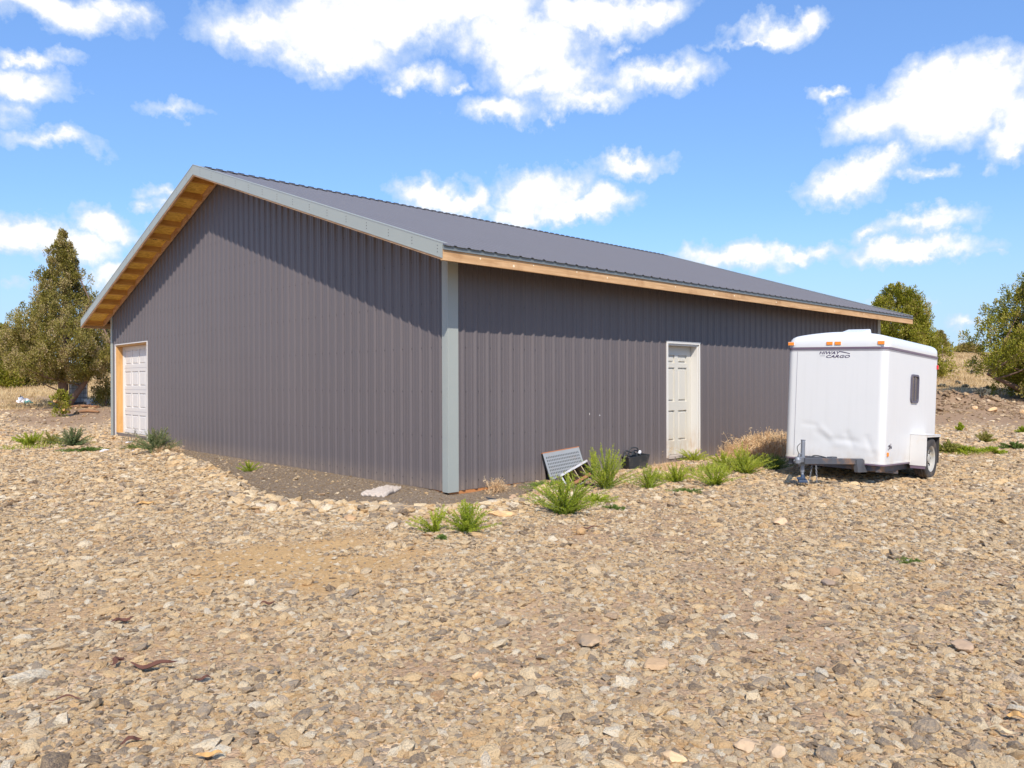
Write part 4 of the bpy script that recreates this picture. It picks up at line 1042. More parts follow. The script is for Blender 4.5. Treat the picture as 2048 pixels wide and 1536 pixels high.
def juniper(name, label, base, H, prof, mat, group=None, seed=1, nclump=420, nleaf=70, leaf=.11, clump=.26, trunk_r=.16, stems=((0, 0, .8),), crown_base=.0, lean=(0, 0), cat='tree', squash=1.0, stems_visible=False):
    """prof: list of (height fraction, radius in m). stems: (dx, dy, height fraction) end points of main stems"""
    rg = np.random.default_rng(seed)
    T_ = empty(name, base, label, cat, group)
    hs = np.array([p[0] for p in prof]); rs = np.array([p[1] for p in prof])
    # clump centres
    n_ = nclump; hf = []
    w = rs+.15; cum = np.cumsum(np.interp(np.linspace(hs[0], hs[-1], 200), hs, w)); cum /= cum[-1]
    hf = np.interp(rg.random(n_), cum, np.linspace(hs[0], hs[-1], 200))
    ang = rg.uniform(0, 2*np.pi, n_)
    lob = 1+.24*np.sin(ang*3+hf*9+seed)+.24*np.sin(ang*5-hf*21+seed*2)+.16*np.sin(ang*8+hf*40)+rg.normal(0, .13, n_)
    rad = np.interp(hf, hs, rs)*lob*np.sqrt(rg.uniform(.25, 1.0, n_))
    C = np.stack([rad*np.cos(ang)+lean[0]*hf, rad*np.sin(ang)*squash+lean[1]*hf, hf*H], 1)
    # leaves
    m_ = nleaf; idx = np.repeat(np.arange(n_), m_); csz = clump*rg.uniform(.6, 1.3, n_)*np.interp(hf, [0, .8, 1], [1, .8, .5])
    off = rg.standard_normal((n_*m_, 3)); off /= np.linalg.norm(off, axis=1)[:, None]; off *= (rg.random(n_*m_)**.45)[:, None]
    off[:, 2] *= 1.6
    pts = C[idx]+off*csz[idx][:, None]
    outw = np.stack([np.cos(ang), np.sin(ang), np.zeros(n_)], 1)[idx]
    d = off*1.0+outw*.5+np.array([0, 0, .95])+rg.normal(0, .42, (n_*m_, 3))
    ct = np.clip(rg.beta(2, 2, n_), 0, 1); tint = np.clip(ct[idx]+rg.normal(0, .16, n_*m_), 0, 1)
    V, F, tn = quads_mesh(pts, d, leaf*rg.uniform(.6, 1.3, n_*m_), leaf*.42*rg.uniform(.7, 1.3, n_*m_), tint, rg)
    np_mesh('foliage', V, F, mat, T_, tint=tn)
    # trunk and limbs
    mb = MB(); rr = random.Random(seed)
    ends = []
    for sx, sy, sh in stems:
        pts_ = [Vector((0, 0, -.2))]
        K = 6
        for k in range(1, K+1):
            t = k/K; pts_.append(Vector((sx*t**.9+rr.uniform(-.05, .05)*H*.04*10*t*(1-t), sy*t**.9+rr.uniform(-.04, .04), H*sh*t)))
        mb.tube(pts_, [trunk_r*(1-.82*k/K) for k in range(K+1)], 8); ends.append(pts_)
    order = rg.permutation(n_)[:46]
    for ci in order if stems_visible else order[:14]:
        st = ends[rr.randrange(len(ends))]; c = Vector(C[ci]); 
        best = min(st[1:], key=lambda q: (q-c).length+abs(q.z-(c.z-.35*(c-q).xy.length))*.8)
        mid = best.lerp(c, .5)+Vector((0, 0, -.08))
        mb.tube([best, mid, c], [trunk_r*.28, trunk_r*.16, trunk_r*.05], 5, cap=False)
    mb.build('trunk', MAT['trunk'], T_, smooth=True)
    return T_
def at_depth(px, D, zoff=0):
    d = dir_of(px, 768); t = D/(d @ FF); x, y = CAM[0]+d[0]*t, CAM[1]+d[1]*t
    return Vector((x, y, hz(x, y)+zoff))
def rel(base, dpx):  # offset in metres to the right of the view
    D = depth(base); return Vector((RR[0], RR[1], 0))*(dpx/FPX*D)
p = at(128, 815); D0 = depth(p); k0 = D0/FPX
print('tree depth', D0)
s1 = rel(p, -18); s2 = rel(p, 95); s3 = rel(p, 8)
juniper('juniper_tree', 'tall grey green juniper with forked trunk left of the barn beside the caged white tank', p, 350*k0,
        [(.165, 40*k0), (.22, 96*k0), (.30, 116*k0), (.38, 110*k0), (.48, 88*k0), (.58, 58*k0), (.70, 38*k0), (.82, 25*k0), (.92, 15*k0), (1.0, 3*k0)],
        MAT['jun1'], seed=3, nclump=1600, nleaf=80, leaf=.08, clump=.155, trunk_r=.15, stems=((s1.x, s1.y, .6), (s2.x, s2.y, .36), (s3.x, s3.y, .9)))
pb = at(-8, 775); kb = depth(pb)/FPX
juniper('juniper_tree', 'broad olive juniper at the far left edge behind the forked one', pb, 122*kb, [(.02, 50*kb), (.25, 58*kb), (.5, 46*kb), (.75, 36*kb), (1., 6*kb)], MAT['jun2'], seed=5, nclump=600, nleaf=66, leaf=.13, clump=.27)
pb = at(55, 772); kb = depth(pb)/FPX
juniper('juniper_tree', 'low spreading juniper just behind and left of the forked one', pb, 105*kb, [(.02, 40*kb), (.3, 46*kb), (.6, 34*kb), (.85, 16*kb), (1., 4*kb)], MAT['jun1'], seed=6, nclump=330, nleaf=60, leaf=.13, clump=.30)
pb = at(212, 812); kb = depth(pb)/FPX
juniper('young_juniper', 'small scraggly juniper beside the left corner of the barn', pb, 75*kb, [(.0, 14*kb), (.3, 24*kb), (.6, 16*kb), (1., 4*kb)], MAT['jun1'], seed=8, nclump=60, nleaf=46, leaf=.09, clump=.15, trunk_r=.05)
pb = at(122, 833); kb = depth(pb)/FPX
yj = juniper('young_juniper', 'pruned sapling with pale cut stubs at the foot of the forked juniper', pb, 48*kb, [(.12, 12*kb), (.35, 19*kb), (.65, 15*kb), (1., 6*kb)], MAT['jun2'], seed=9, nclump=34, nleaf=46, leaf=.09, clump=.13, trunk_r=.05)
mb = MB(); tocam = Vector((-FF[0], -FF[1], 0))
for dx, dz, r_ in ((-4, 32*kb, .055), (14, 14*kb, .045)):
    c = rel(pb, dx)+tocam*.25+Vector((0, 0, dz)); mb.tube([c-tocam*.35-Vector((0, 0, .1)), c], r_, 10)
mb.build('cut_stub', MAT['cut'], yj)
# behind the barn, right
pb = at_depth(1792, 47); kb = 47/FPX
Hh = (pb.z); top = CAM[2]+(768-578)*kb
juniper('juniper_tree', 'large yellow green juniper rising behind the far right corner of the barn', pb, top-pb.z, [(.02, 70*kb), (.25, 72*kb), (.45, 62*kb), (.65, 50*kb), (.82, 40*kb), (1., 10*kb)], MAT['jun2'], seed=11, nclump=1000, nleaf=70, leaf=.13, clump=.27)
pb = at_depth(1834, 46); kb = 46/FPX; top = CAM[2]+(768-625)*kb
juniper('juniper_tree', 'shorter juniper overlapping the large one behind the trailer roof', pb, top-pb.z, [(.02, 32*kb), (.3, 32*kb), (.6, 23*kb), (.85, 12*kb), (1., 4*kb)], MAT['jun2'], seed=12, nclump=500, nleaf=66, leaf=.12, clump=.25)
pb = at_depth(1880, 88); kb = 88/FPX; top = CAM[2]+(768-671)*kb
juniper('juniper_tree', 'distant grey green juniper on the slope right of the trailer roof', pb, top-pb.z, [(.0, 15*kb), (.35, 15*kb), (.7, 10*kb), (1., 3*kb)], MAT['jun1'], seed=13, nclump=230, nleaf=50, leaf=.17, clump=.34)
pb = at_depth(1938, 96); kb = 96/FPX
juniper('juniper_bush', 'low dark bush alone on the hill crest', pb, 1.0, [(0, 20*kb), (.5, 17*kb), (1, 6*kb)], MAT['jun1'], seed=14, nclump=90, nleaf=40, leaf=.22, clump=.34, cat='bush', trunk_r=.05)
pb = at_depth(1918, 98); 
juniper('juniper_bush', 'tiny dark bush left of the one on the hill crest', pb, .6, [(0, 8*kb), (.5, 7*kb), (1, 3*kb)], MAT['jun1'], seed=15, nclump=26, nleaf=40, leaf=.2, clump=.3, cat='bush', trunk_r=.05)
# right foreground juniper, partly outside the frame
pb = at(2105, 800); kb = depth(pb)/FPX; print('right tree depth', depth(pb))
sA = rel(pb, -130)
juniper('juniper_tree', 'wide olive juniper at the right edge with a bare low limb', pb, 300*kb, [(.05, 80*kb), (.14, 95*kb), (.24, 128*kb), (.36, 110*kb), (.5, 98*kb), (.65, 78*kb), (.8, 54*kb), (1., 10*kb)], MAT['jun2'], seed=16, nclump=1700, nleaf=70, leaf=.10, clump=.21, trunk_r=.2, stems=((0, 0, .8), (sA.x, sA.y, .17), (sA.x*.5, sA.y*.5, .5)))

# weeds -------------------------------------------------------------
def weed(name, label, base, Hh, Wd, mat, group=None, seed=1, stems=34, leaves=52, leaf=.030, lw=.006, spread=1.08, cat='weed', flat=False):
    rg = np.random.default_rng(seed); T_ = empty(name, base, label, cat, group)
    az_ = rg.uniform(0, 2*np.pi, stems); tl = rg.uniform(0, 1, stems)**.7*spread
    L_ = Hh*rg.uniform(.65, 1.05, stems)/np.maximum(np.cos(tl*.7), .5)
    out_ = Wd/2*tl*rg.uniform(.7, 1.1, stems)
    hh = Hh*(1-.55*tl**1.6)*rg.uniform(.7, 1.05, stems)
    if flat: hh *= .5
    t = np.linspace(0, 1, leaves)[None, :]
    ex = (out_[:, None]*(t**1.15)); ez = hh[:, None]*(t**.85)
    b0 = rg.normal(0, Wd*.035, (stems, 2))
    X = b0[:, :1]+ex*np.cos(az_)[:, None]; Y = b0[:, 1:]+ex*np.sin(az_)[:, None]; Z = ez-.01
    P_ = np.stack([X, Y, Z], -1)
    tan_ = np.gradient(P_, axis=1)
    tan_ /= np.linalg.norm(tan_, axis=2)[..., None]+1e-9
    Pl = P_[:, 3:].reshape(-1, 3); Tl = tan_[:, 3:].reshape(-1, 3); tt = np.repeat(t[:, 3:], stems, 0).ravel()
    Pl = np.repeat(Pl, 3, 0); Tl = np.repeat(Tl, 3, 0); tt = np.repeat(tt, 3)
    n_ = len(Pl); d = rg.standard_normal((n_, 3))*.75+Tl*1.25; d[:, 2] += .1
    Pl = Pl+rg.normal(0, .006, (n_, 3))
    st = np.repeat(rg.uniform(.2, .8, stems), (leaves-3)*3)
    tint = np.clip(st*.6+tt*.45+rg.normal(0, .14, n_)-.05+rg.uniform(-.18, .18), 0, 1)
    V, F, tn = quads_mesh(Pl, d, leaf*rg.uniform(.6, 1.25, n_)*(1.15-.55*tt), lw*rg.uniform(.8, 1.4, n_), tint, rg)
    np_mesh('leaves', V, F, mat, T_, tint=tn)
    mb = MB()
    for k in range(stems): mb.tube([P_[k, j] for j in range(0, leaves, 8)], [.004*(1-j/leaves*.7)*max(.6, Hh/.4) for j in range(0, leaves, 8)], 3, cap=False)
    mb.build('stems', MAT['stem'], T_)
    return T_
GW = 'green weeds growing in the gravel'
def W(px, py, hpx, wpx, mat, label, seed, name='kochia_weed', **kw):
    b = at(px, py); k = depth(b)/FPX
    return weed(name, label, b, hpx*k*1.05, wpx*k*1.18, MAT[mat], None, seed, **kw)
W(935, 1064, 66, 112, 'weed', 'feathery bright green weed nearest the camera below the barn corner', 21, stems=42)
W(868, 1066, 62, 80, 'weed', 'thin sparse green weed just left of the nearest feathery one', 22, stems=15)
W(884, 1078, 16, 34, 'weedlow', 'tiny dark green sprig at the foot of the thin sparse weed', 23, stems=10, flat=True)
W(1128, 1030, 86, 185, 'weed', 'widest bright green weed in front of the tilted grey box', 24, stems=84, spread=1.05)
W(1190, 1005, 38, 90, 'weed', 'sprawling green shoots at the right side of the widest weed', 25, stems=22, flat=True)
W(1212, 977, 88, 130, 'weed', 'tall green weed between the tilted grey box and the black bin', 26, stems=66)
W(1186, 962, 66, 30, 'weed', 'upright green spike against the wall behind the tilted grey box', 62, stems=12, spread=.4)
W(1100, 975, 26, 110, 'weedlow', 'low dark green mat at the foot of the perforated panel', 27, stems=60, flat=True)
W(1226, 1020, 20, 50, 'weedlow', 'low dark green sprig right of the widest weed', 28, stems=12, flat=True)
W(1300, 978, 52, 90, 'weed', 'loose green weed right of the black bin', 29, stems=26)
W(1352, 965, 40, 80, 'weed', 'small green weed below the white entry door', 30, stems=28)
W(1430, 972, 52, 110, 'weed', 'spreading green weed in front of the entry door right jamb', 31, stems=44)
W(1385, 922, 26, 110, 'weed', 'green weed growing under the entry door sill', 32, stems=34)
W(1490, 948, 60, 110, 'weed', 'bushy green weed in front of the tall dry grass', 33, stems=58)
W(1548, 940, 34, 70, 'weedlow', 'dark green weed in the shade beside the trailer front', 34, stems=34)
W(1445, 930, 28, 60, 'weed', 'small green weed between the entry door and the dry grass', 35, stems=24)
W(1380, 985, 18, 90, 'weedlow', 'low green ground cover in the gravel below the entry door', 36, stems=20, flat=True)
W(312, 905, 50, 95, 'weedgrey', 'grey green bush in front of the white overhead door', 37, stems=80, leaf=.05, lw=.009)
W(270, 898, 22, 60, 'weedlow', 'low green weed left of the bush at the overhead door', 38, stems=24, flat=True)
W(146, 893, 38, 74, 'weedgrey', 'grey green tufted weed on the left side of the yard', 39, stems=56, leaf=.05, lw=.01)
W(62, 892, 28, 78, 'weed', 'yellow green weed nearest the left edge of the yard', 40, stems=40, leaf=.05, lw=.01)
W(105, 888, 26, 70, 'yellowweed', 'pale yellowish weed between two green ones at left', 41, stems=26, leaf=.05, lw=.01)
W(170, 902, 16, 86, 'weedlow', 'low green ground cover in front of the grey green tufted weed', 42, stems=30, flat=True, leaf=.05, lw=.01)
W(497, 943, 26, 40, 'weed', 'lone small green weed in the soil strip by the gable wall', 43, stems=12)
W(1832, 1126, 16, 60, 'weedlow', 'low trailing green sprig in the gravel right of the trailer', 44, stems=12, flat=True, leaf=.02)
W(1919, 862, 18, 18, 'weed', 'small upright green weed on the bare ground right of the trailer', 45, stems=16, leaf=.06, lw=.016)
W(1970, 884, 20, 36, 'yellowweed', 'round yellow weed on the bare ground at right', 46, stems=36, leaf=.06, lw=.014)
W(1895, 905, 24, 60, 'yellowweed', 'yellow green patch just right of the trailer wheel', 47, stems=44, leaf=.05, lw=.012)
W(1935, 908, 16, 70, 'weed', 'low green patch in the middle right of the trailer wheel', 48, stems=44, leaf=.05, lw=.012)
W(1980, 908, 16, 50, 'weed', 'low green patch below the round yellow weed', 49, stems=34, leaf=.05, lw=.012)
W(2030, 898, 16, 60, 'weedlow', 'dull green patch at the right edge of the yard', 50, stems=30, leaf=.05, lw=.012)
W(2046, 866, 14, 24, 'weed', 'small green weed cut by the right edge of the photo', 51, stems=14, leaf=.05, lw=.012)

def drygrass(label, base, Hh, Wd, Dp, n_, seed, mat='dry', heads=True, yawv=0, parent_name='dry_grass_clump'):
    rg = np.random.default_rng(seed); T_ = empty(parent_name, base, label, 'grass')
    bx = rg.uniform(-.5, .5, n_)*Wd; by = rg.uniform(-.5, .5, n_)*Dp
    env = np.clip(1.15-(2*np.abs(bx)/Wd)**3, .3, 1)*(.55+.6*fbm((bx+50)*5/max(Wd, .3), by*3+9, 2, seed))
    h = Hh*rg.uniform(.55, 1.15, n_)*env
    d = np.stack([rg.normal(0, .33, n_), rg.normal(0, .28, n_), np.ones(n_)], 1); d /= np.linalg.norm(d, axis=1)[:, None]
    B0 = np.stack([bx, by, np.full(n_, -.02)], 1); M_ = B0+d*h[:, None]*.6; E2 = M_+(d+np.stack([rg.normal(0, .5, n_), rg.normal(0, .3, n_), -np.abs(rg.normal(.2, .3, n_))], 1))*h[:, None]*.4
    Vs, Fs, Ts = [], [], []; off = 0; w = (.010 if mat == 'greengrass' else .004)*max(1, Hh/.3)
    side = rg.standard_normal((n_, 3)); side /= np.linalg.norm(side, axis=1)[:, None]
    V = np.stack([B0-side*w, B0+side*w, M_+side*w*.7, M_-side*w*.7], 1).reshape(-1, 3); F = np.arange(4*n_).reshape(-1, 4)
    V2 = np.stack([M_-side*w*.7, M_+side*w*.7, E2+side*w*.3, E2-side*w*.3], 1).reshape(-1, 3)
    tint = np.clip(rg.beta(2, 2, n_), 0, 1)
    Vs = [V, V2]; Fs = [F, F+4*n_]; Ts = [np.repeat(tint, 4)]*2
    if heads:
        m_ = 7; idx = np.repeat(np.arange(n_), m_); f = rg.uniform(.1, 1.05, n_*m_)[:, None]
        c = M_[idx]*(1-f)+E2[idx]*f+rg.normal(0, .012, (n_*m_, 3)); dd = rg.standard_normal((n_*m_, 3)); dd[:, 2] -= .3
        Vh, Fh, Th = quads_mesh(c, dd, .028*rg.uniform(.6, 1.3, n_*m_)*max(1, Hh/.35), .006*np.ones(n_*m_)*max(1, Hh/.35), np.clip(tint[idx]+.15, 0, 1), rg)
        Fs.append(Fh+8*n_); Vs.append(Vh); Ts.append(Th)
    o = np_mesh('blades', np.concatenate(Vs), np.concatenate(Fs), MAT[mat], T_, tint=np.concatenate(Ts)); T_.rotation_euler.z = yawv
    return T_
def DG(px, py, hpx, w, dp, n_, label, seed, **kw):
    b = at(px, py); k = depth(b)/FPX; return drygrass(label, b, hpx*k, w, dp, n_, seed, **kw)
drygrass('tall tan dry grass against the wall between the entry door and trailer', Vector((7.7, -.55, hz(7.7, -.55))), .66, 2.2, .75, 1500, 61)
drygrass('shorter tan dry grass at the left end of the tall dry grass', Vector((6.75, -.4, hz(6.75, -.4))), .36, .8, .4, 420, 63)
DG(992, 985, 42, .34, .16, 120, 'small tan dry grass clump beside the orange skirt board', 64)
DG(1340, 936, 22, .9, .35, 420, 'matted dry grass left of the entry door sill', 65, heads=False)
DG(1322, 925, 60, .35, .1, 26, 'few thin dry stalks leaning on the wall left of the entry door', 66)
DG(1236, 922, 26, .15, .1, 24, 'dry stalk behind the black bin', 67)
DG(336, 905, 30, .6, .3, 120, 'thin dry stalks at the right side of the bush by the overhead door', 68)
DG(258, 885, 44, .35, .1, 24, 'bare grey twigs in front of the overhead door', 69, mat='sage')
DG(1960, 912, 14, .7, .4, 160, 'rusty dry patch among the green weeds at right', 70)
DG(1400, 955, 20, 1.2, .5, 300, 'dry tan stubble below the entry door', 71, heads=False)

MAT['greengrass'] = leafmat('green grass blades', [(.20, .26, .03), (.34, .38, .05), (.52, .46, .14)], trans=.3)
for (px, py, hp, w_, d_, n_, lab, sd2) in ((1415, 945, 26, 1.3, .5, 520, 'soft green grass between the door sill and the spreading weed', 81), (1470, 935, 30, 1.2, .5, 560, 'soft green grass in front of the left end of the tall dry grass', 82),
    (1520, 930, 30, 1.0, .5, 460, 'soft green grass reaching the shade of the trailer front', 83), (1330, 958, 20, 1.0, .4, 320, 'thin green grass left of the small weed below the door', 84), (1930, 903, 14, 1.8, .6, 420, 'thin yellow green grass right of the trailer wheel', 85), (110, 893, 16, 2.6, .7, 420, 'thin green grass joining the weeds on the left side of the yard', 86)):
    DG(px, py, hp, w_, d_, n_, lab, sd2, mat='greengrass', heads=False, parent_name='green_grass_clump')

# dry grass covering the field (uncountable)
def field():
    rg = np.random.default_rng(99); n_ = 60000
    D = rg.uniform(28, 104, n_)**1.0; lat = rg.uniform(-.82, .82, n_)
    x = CAM[0]+FF[0]*D+RR[0]*D*lat; y = CAM[1]+FF[1]*D+RR[1]*D*lat
    s, d, gr, br = zones(x, y)
    ok = (rg.random(n_) < gr*(.35+.9*fbm(x*.4, y*.4, 3, 77))) & ~((x > -1) & (x < LEN+1) & (y > -1) & (y < WID+1))
    x, y, D = x[ok], y[ok], D[ok]; n_ = len(x); k = 5
    c = np.repeat(np.stack([x, y, height(x, y)-.02], 1), k, 0)+rg.normal(0, .09, (n_*k, 3))*np.array([1, 1, 0]); Dk = np.repeat(D, k)
    dd = np.stack([rg.normal(0, .4, n_*k), rg.normal(0, .4, n_*k), np.ones(n_*k)], 1)
    t = np.clip(np.repeat(fbm(x*.3, y*.3, 3, 88), k)+rg.normal(0, .2, n_*k), 0, 1)
    V, F, tn = leaves_mesh(c, dd, rg.uniform(.10, .28, n_*k), .012+.0006*Dk, t, rg)
    o = np_mesh('dry_field_grass', V, F, leafmat('field grass', [(.34, .22, .11), (.50, .36, .18), (.62, .47, .26)]), tint=tn)
    tag(o, 'short tan dry grass covering the fields and hillside', 'grass', kind='stuff')
field()
SG = [(1900, 745, 12, 'grey sagebrush left of centre on the tan hillside'), (1915, 768, 10, 'small grey sagebrush low on the tan hillside above the mound'), (1945, 748, 14, 'widest grey sagebrush in the middle of the tan hillside'), (1930, 775, 10, 'grey sagebrush just above the dirt mound'), (1885, 775, 12, 'grey sagebrush on the hillside nearest the trailer'), (1948, 728, 9, 'highest grey sagebrush below the hill crest'),
      (1960, 790, 30, 'dark grey brush left of the right edge juniper'), (1975, 785, 22, 'smaller grey brush touching the right edge juniper'), (1892, 725, 8, 'tiny grey sagebrush at the foot of the fence post'), (15, 760, 16, 'grey brush under the far left juniper')]
for i, (px, py, w_, lab) in enumerate(SG):
    b = at(px, py); k = depth(b)/FPX
    weed('sagebrush', lab, b, w_*k*.55, w_*k*1.3, MAT['sage'], 'sagebrush on the hillside', 200+i, stems=16, leaves=14, leaf=.13, lw=.05, cat='bush')

# ------------------------------------------------------------------ things lying about
def basis_obj(o, X_, Y_, Z_, loc):
    o.matrix_world = Matrix(((X_.x, Y_.x, Z_.x, loc[0]), (X_.y, Y_.y, Z_.y, loc[1]), (X_.z, Y_.z, Z_.z, loc[2]), (0, 0, 0, 1)))
# perforated panel leaning on the wall
TLc = Vector((1.80, -.03, .40)); TRc = Vector((2.63, -.03, .45)); BLc = Vector((1.94, -.20, -.06))
ex = (TRc-TLc); w_ = ex.length; ex.normalize(); dn = (BLc-TLc); dn -= ex*dn.dot(ex); hh = dn.length; ez = -dn.normalized(); ey = ez.cross(ex)
Pn = empty('perforated_panel', (0, 0, 0), 'pale perforated metal panel with rusty top edge leaning against the wall', 'panel')
basis_obj(Pn, ex, ey, ez, TLc+(-ez)*hh)
mb = MB(); nu, nv_ = 22, 10; cu, cv = w_/nu, hh/nv_
for i in range(nu):
    for j in range(nv_):
        a, b = i*cu, j*cv; hx, hy = cu*.20, cv*.34; cx, cy = a+cu/2, b+cv/2
        if 0 < i < nu-1 and 0 < j < nv_-1:
            vs = [(a, 0, b), (a+cu, 0, b), (a+cu, 0, b+cv), (a, 0, b+cv), (cx-hx, 0, cy-hy), (cx+hx, 0, cy-hy+.004), (cx+hx, 0, cy+hy), (cx-hx, 0, cy+hy-.004)]
            mb.add(vs, [(0, 1, 5, 4), (1, 2, 6, 5), (2, 3, 7, 6), (3, 0, 4, 7)])
        else: mb.add([(a, 0, b), (a+cu, 0, b), (a+cu, 0, b+cv), (a, 0, b+cv)], [(0, 1, 2, 3)])
mb.build('perforated_sheet', MAT['perf'], Pn)
mb = MB(); mb.box((0.001, .012, 0.001), (w_-.001, .020, hh-.001)); mb.box((0, -.002, -.004), (w_, .02, 0)); mb.box((-.004, -.002, 0), (0, .02, hh)); mb.box((w_, -.002, 0), (w_+.004, .02, hh)); mb.build('backing', MAT['hole'], Pn)
mb = MB(); mb.box((-.004, -.003, hh), (w_+.004, .022, hh+.012)); mb.build('rusty_edge', simple('rust orange', (.42, .16, .06), .9, 0, .3, 20), Pn)
# tilted grey box (nest box) with open front
pc = at(1150, 972); kq = depth(pc)/FPX
Nb = empty('nest_box', (0, 0, 0), 'tilted grey sheet metal box with open divided front lying on weeds', 'box')
X_ = (Vector((RR[0], RR[1], 0))*.80+Vector((0, 0, 1))*.40+Vector((FF[0], FF[1], 0))*.35).normalized(); Y0 = Vector((FF[0], FF[1], -0.22)); Z_ = X_.cross(Y0).normalized(); Y_ = Z_.cross(X_).normalized()
basis_obj(Nb, X_, Y_, Z_, pc+Vector((0, 0, .12)))
bw, bh, bd, t = .235, .125, .13, .006
mb = MB(); mb.box((-bw, -bd, bh-t), (bw, bd, bh)); mb.box((-bw, -bd, -bh), (-bw+t, bd, bh-t-.0002)); mb.box((bw-t, -bd, -bh), (bw, bd, bh-t-.0002)); mb.box((-bw+t, bd-t, -bh), (bw-t, bd, bh-t-.0002)); mb.box((-bw+t, -bd, -bh), (bw-t, bd-t-.0002, -bh+t))
mb.box((-bw-.004, -bd-.012, bh-.028), (bw+.004, -bd-.0002, bh+.003)); mb.box((-bw-.004, -bd-.012, -bh), (-bw+.022, -bd-.0002, bh-.0285)); 
mb.build('box_shell', MAT['greybox'], Nb, bevel=.002)
mb = MB()
MAT['lath'] = simple('weathered yellow lath', (.52, .40, .24), .8)
for x in (-.12, 0, .12):
    mb = MB(); mb.box((x-.004, -bd+.004, -bh+.01), (x+.004, bd-.012, bh-.012)); mb.build('divider', MAT['lath'], Nb)
mb = MB(); mb.box((-.15, -bd-.02, -bh+.035), (.17, -bd+.012, -bh+.075)); mb.build('perch_board', MAT['rust'], Nb)
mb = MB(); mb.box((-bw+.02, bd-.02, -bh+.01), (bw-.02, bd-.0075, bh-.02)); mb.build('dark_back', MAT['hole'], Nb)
mb = MB(); mb.box((-bw-.002, -.05, -.02), (-bw-.0002, .05, .0)); mb.build('side_slot', MAT['hole'], Nb)
# black bin with hoses
pc = at(1268, 937); Bn = empty('black_bin', pc, 'black plastic bin holding a coil of black hose beside the wall', 'bin'); Bn.rotation_euler = (0, 0, -.35)
mb = MB(); w1, w2, h1 = .17, .21, .21; dz = 0
o4 = [(-w1, -.13), (w1, -.13), (w1, .13), (-w1, .13)]; o5 = [(-w2, -.17), (w2, -.17), (w2, .17), (-w2, .17)]
vs = [(x, y, 0) for x, y in o4]+[(x, y, h1+.04*(x > 0)) for x, y in o5]+[(x*.93, y*.93, h1-.006+.04*(x > 0)) for x, y in o5]+[(x*.9, y*.9, .02) for x, y in o4]
mb.add(vs, [(3, 2, 1, 0)]+[(i, (i+1) % 4, 4+(i+1) % 4, 4+i) for i in range(4)]+[(4+i, 4+(i+1) % 4, 8+(i+1) % 4, 8+i) for i in range(4)]+[(8+i, 8+(i+1) % 4, 12+(i+1) % 4, 12+i) for i in range(4)]+[(12, 13, 14, 15)])
mb.build('bin_shell', MAT['blackp'], Bn, bevel=.006)
hb = MB(); cable(hb, [(-.26, -.10, .12), (-.22, -.06, .25), (-.10, -.05, .22), (-.02, -.02, .28), (.05, .02, .24)], .012); cable(hb, [(-.12, 0, .20), (-.08, 0, .33), (.02, 0, .355), (.08, 0, .32), (.10, .02, .2)], .010); cable(hb, [(-.18, .04, .2), (-.14, .04, .30), (-.02, .05, .27), (.08, .06, .30), (.16, .04, .24)], .012)
hs_ = hb.build('black_hose', MAT['blackp'], smooth=True); hs_.location = pc; hs_.rotation_euler = (0, 0, -.35); tag(hs_, 'coil of black hose sticking out of the black bin', 'hose')
mb = MB(); mb.tube([(.10, 0, .245), (.12, .0, .285), (.135, 0, .292)], [.03, .028, .012], 8); cp = mb.build('white_bottle', MAT['whiteboard'], smooth=True); cp.location = pc; cp.rotation_euler = (0, 0, -.35); tag(cp, 'small white bottle top poking out of the black bin', 'bottle')
# black pipe offcut
pc = at(990, 1008); mb = MB(); n_ = 18; Lp = .20; r1 = .026
vs = []
for k in range(n_):
    a = 2*math.pi*k/n_; c_, s_ = math.cos(a), math.sin(a)
    vs += [(-Lp+.07*(1-s_), r1*c_, r1+r1*s_), (0, r1*c_, r1+r1*s_), (0, r1*.8*c_, r1+r1*.8*s_), (-Lp+.07*(1-s_), r1*.8*c_, r1+r1*.8*s_)]
mb.add(vs, [(k*4+j, ((k+1) % n_)*4+j, ((k+1) % n_)*4+(j+1) % 4, k*4+(j+1) % 4) for k in range(n_) for j in range(4)])
o = mb.build('pipe_offcut', MAT['blackp'], smooth=False); o.location = pc+Vector((.05, -.03, 0)); o.rotation_euler = (0, .12, -1.15); tag(o, 'short black plastic pipe lying in the gravel below the skirt board', 'pipe')
# white sack
pa = at(768, 985); mb = MB(); nu, nv_ = 44, 18; kk = depth(pa)/FPX; rg = np.random.default_rng(5)
u = np.linspace(-1, 1, nu)[:, None]*np.ones((1, nv_)); v = np.linspace(-1, 1, nv_)[None, :]*np.ones((nu, 1))
wob = 1+.25*(fbm(u*2+9, u*0+3, 3, 5)-.5)
sx_ = u*.37+.05*(fbm(v*2+4, v*0+8, 3, 7)-.5); sy_ = v*.18*wob*(1-.35*np.clip(u, 0, 1))
fold = np.abs(fbm(u*1.6+v*2.5+10, v*3.2+4, 4, 3)-.45)*.16+.03*(1-u*u)*(1-v*v)+.012*np.sin((v*7+u*3.5)*2)
ang = .55
gx = pa.x+sx_*math.cos(ang)-sy_*math.sin(ang); gy = pa.y+sx_*math.sin(ang)+sy_*math.cos(ang)
Vt = np.stack([gx-pa.x, gy-pa.y, height(gx.ravel(), gy.ravel()).reshape(gx.shape)-pa.z+fold+.008], -1)
Vb = Vt.copy(); Vb[..., 2] -= .014+fold*.8
idx = lambda i, j: i*nv_+j
Vall = np.concatenate([Vt.reshape(-1, 3), Vb.reshape(-1, 3)]); nn = nu*nv_; fs = []
for i in range(nu-1):
    for j in range(nv_-1):
        fs.append((idx(i, j), idx(i+1, j), idx(i+1, j+1), idx(i, j+1))); fs.append((nn+idx(i, j), nn+idx(i, j+1), nn+idx(i+1, j+1), nn+idx(i+1, j)))
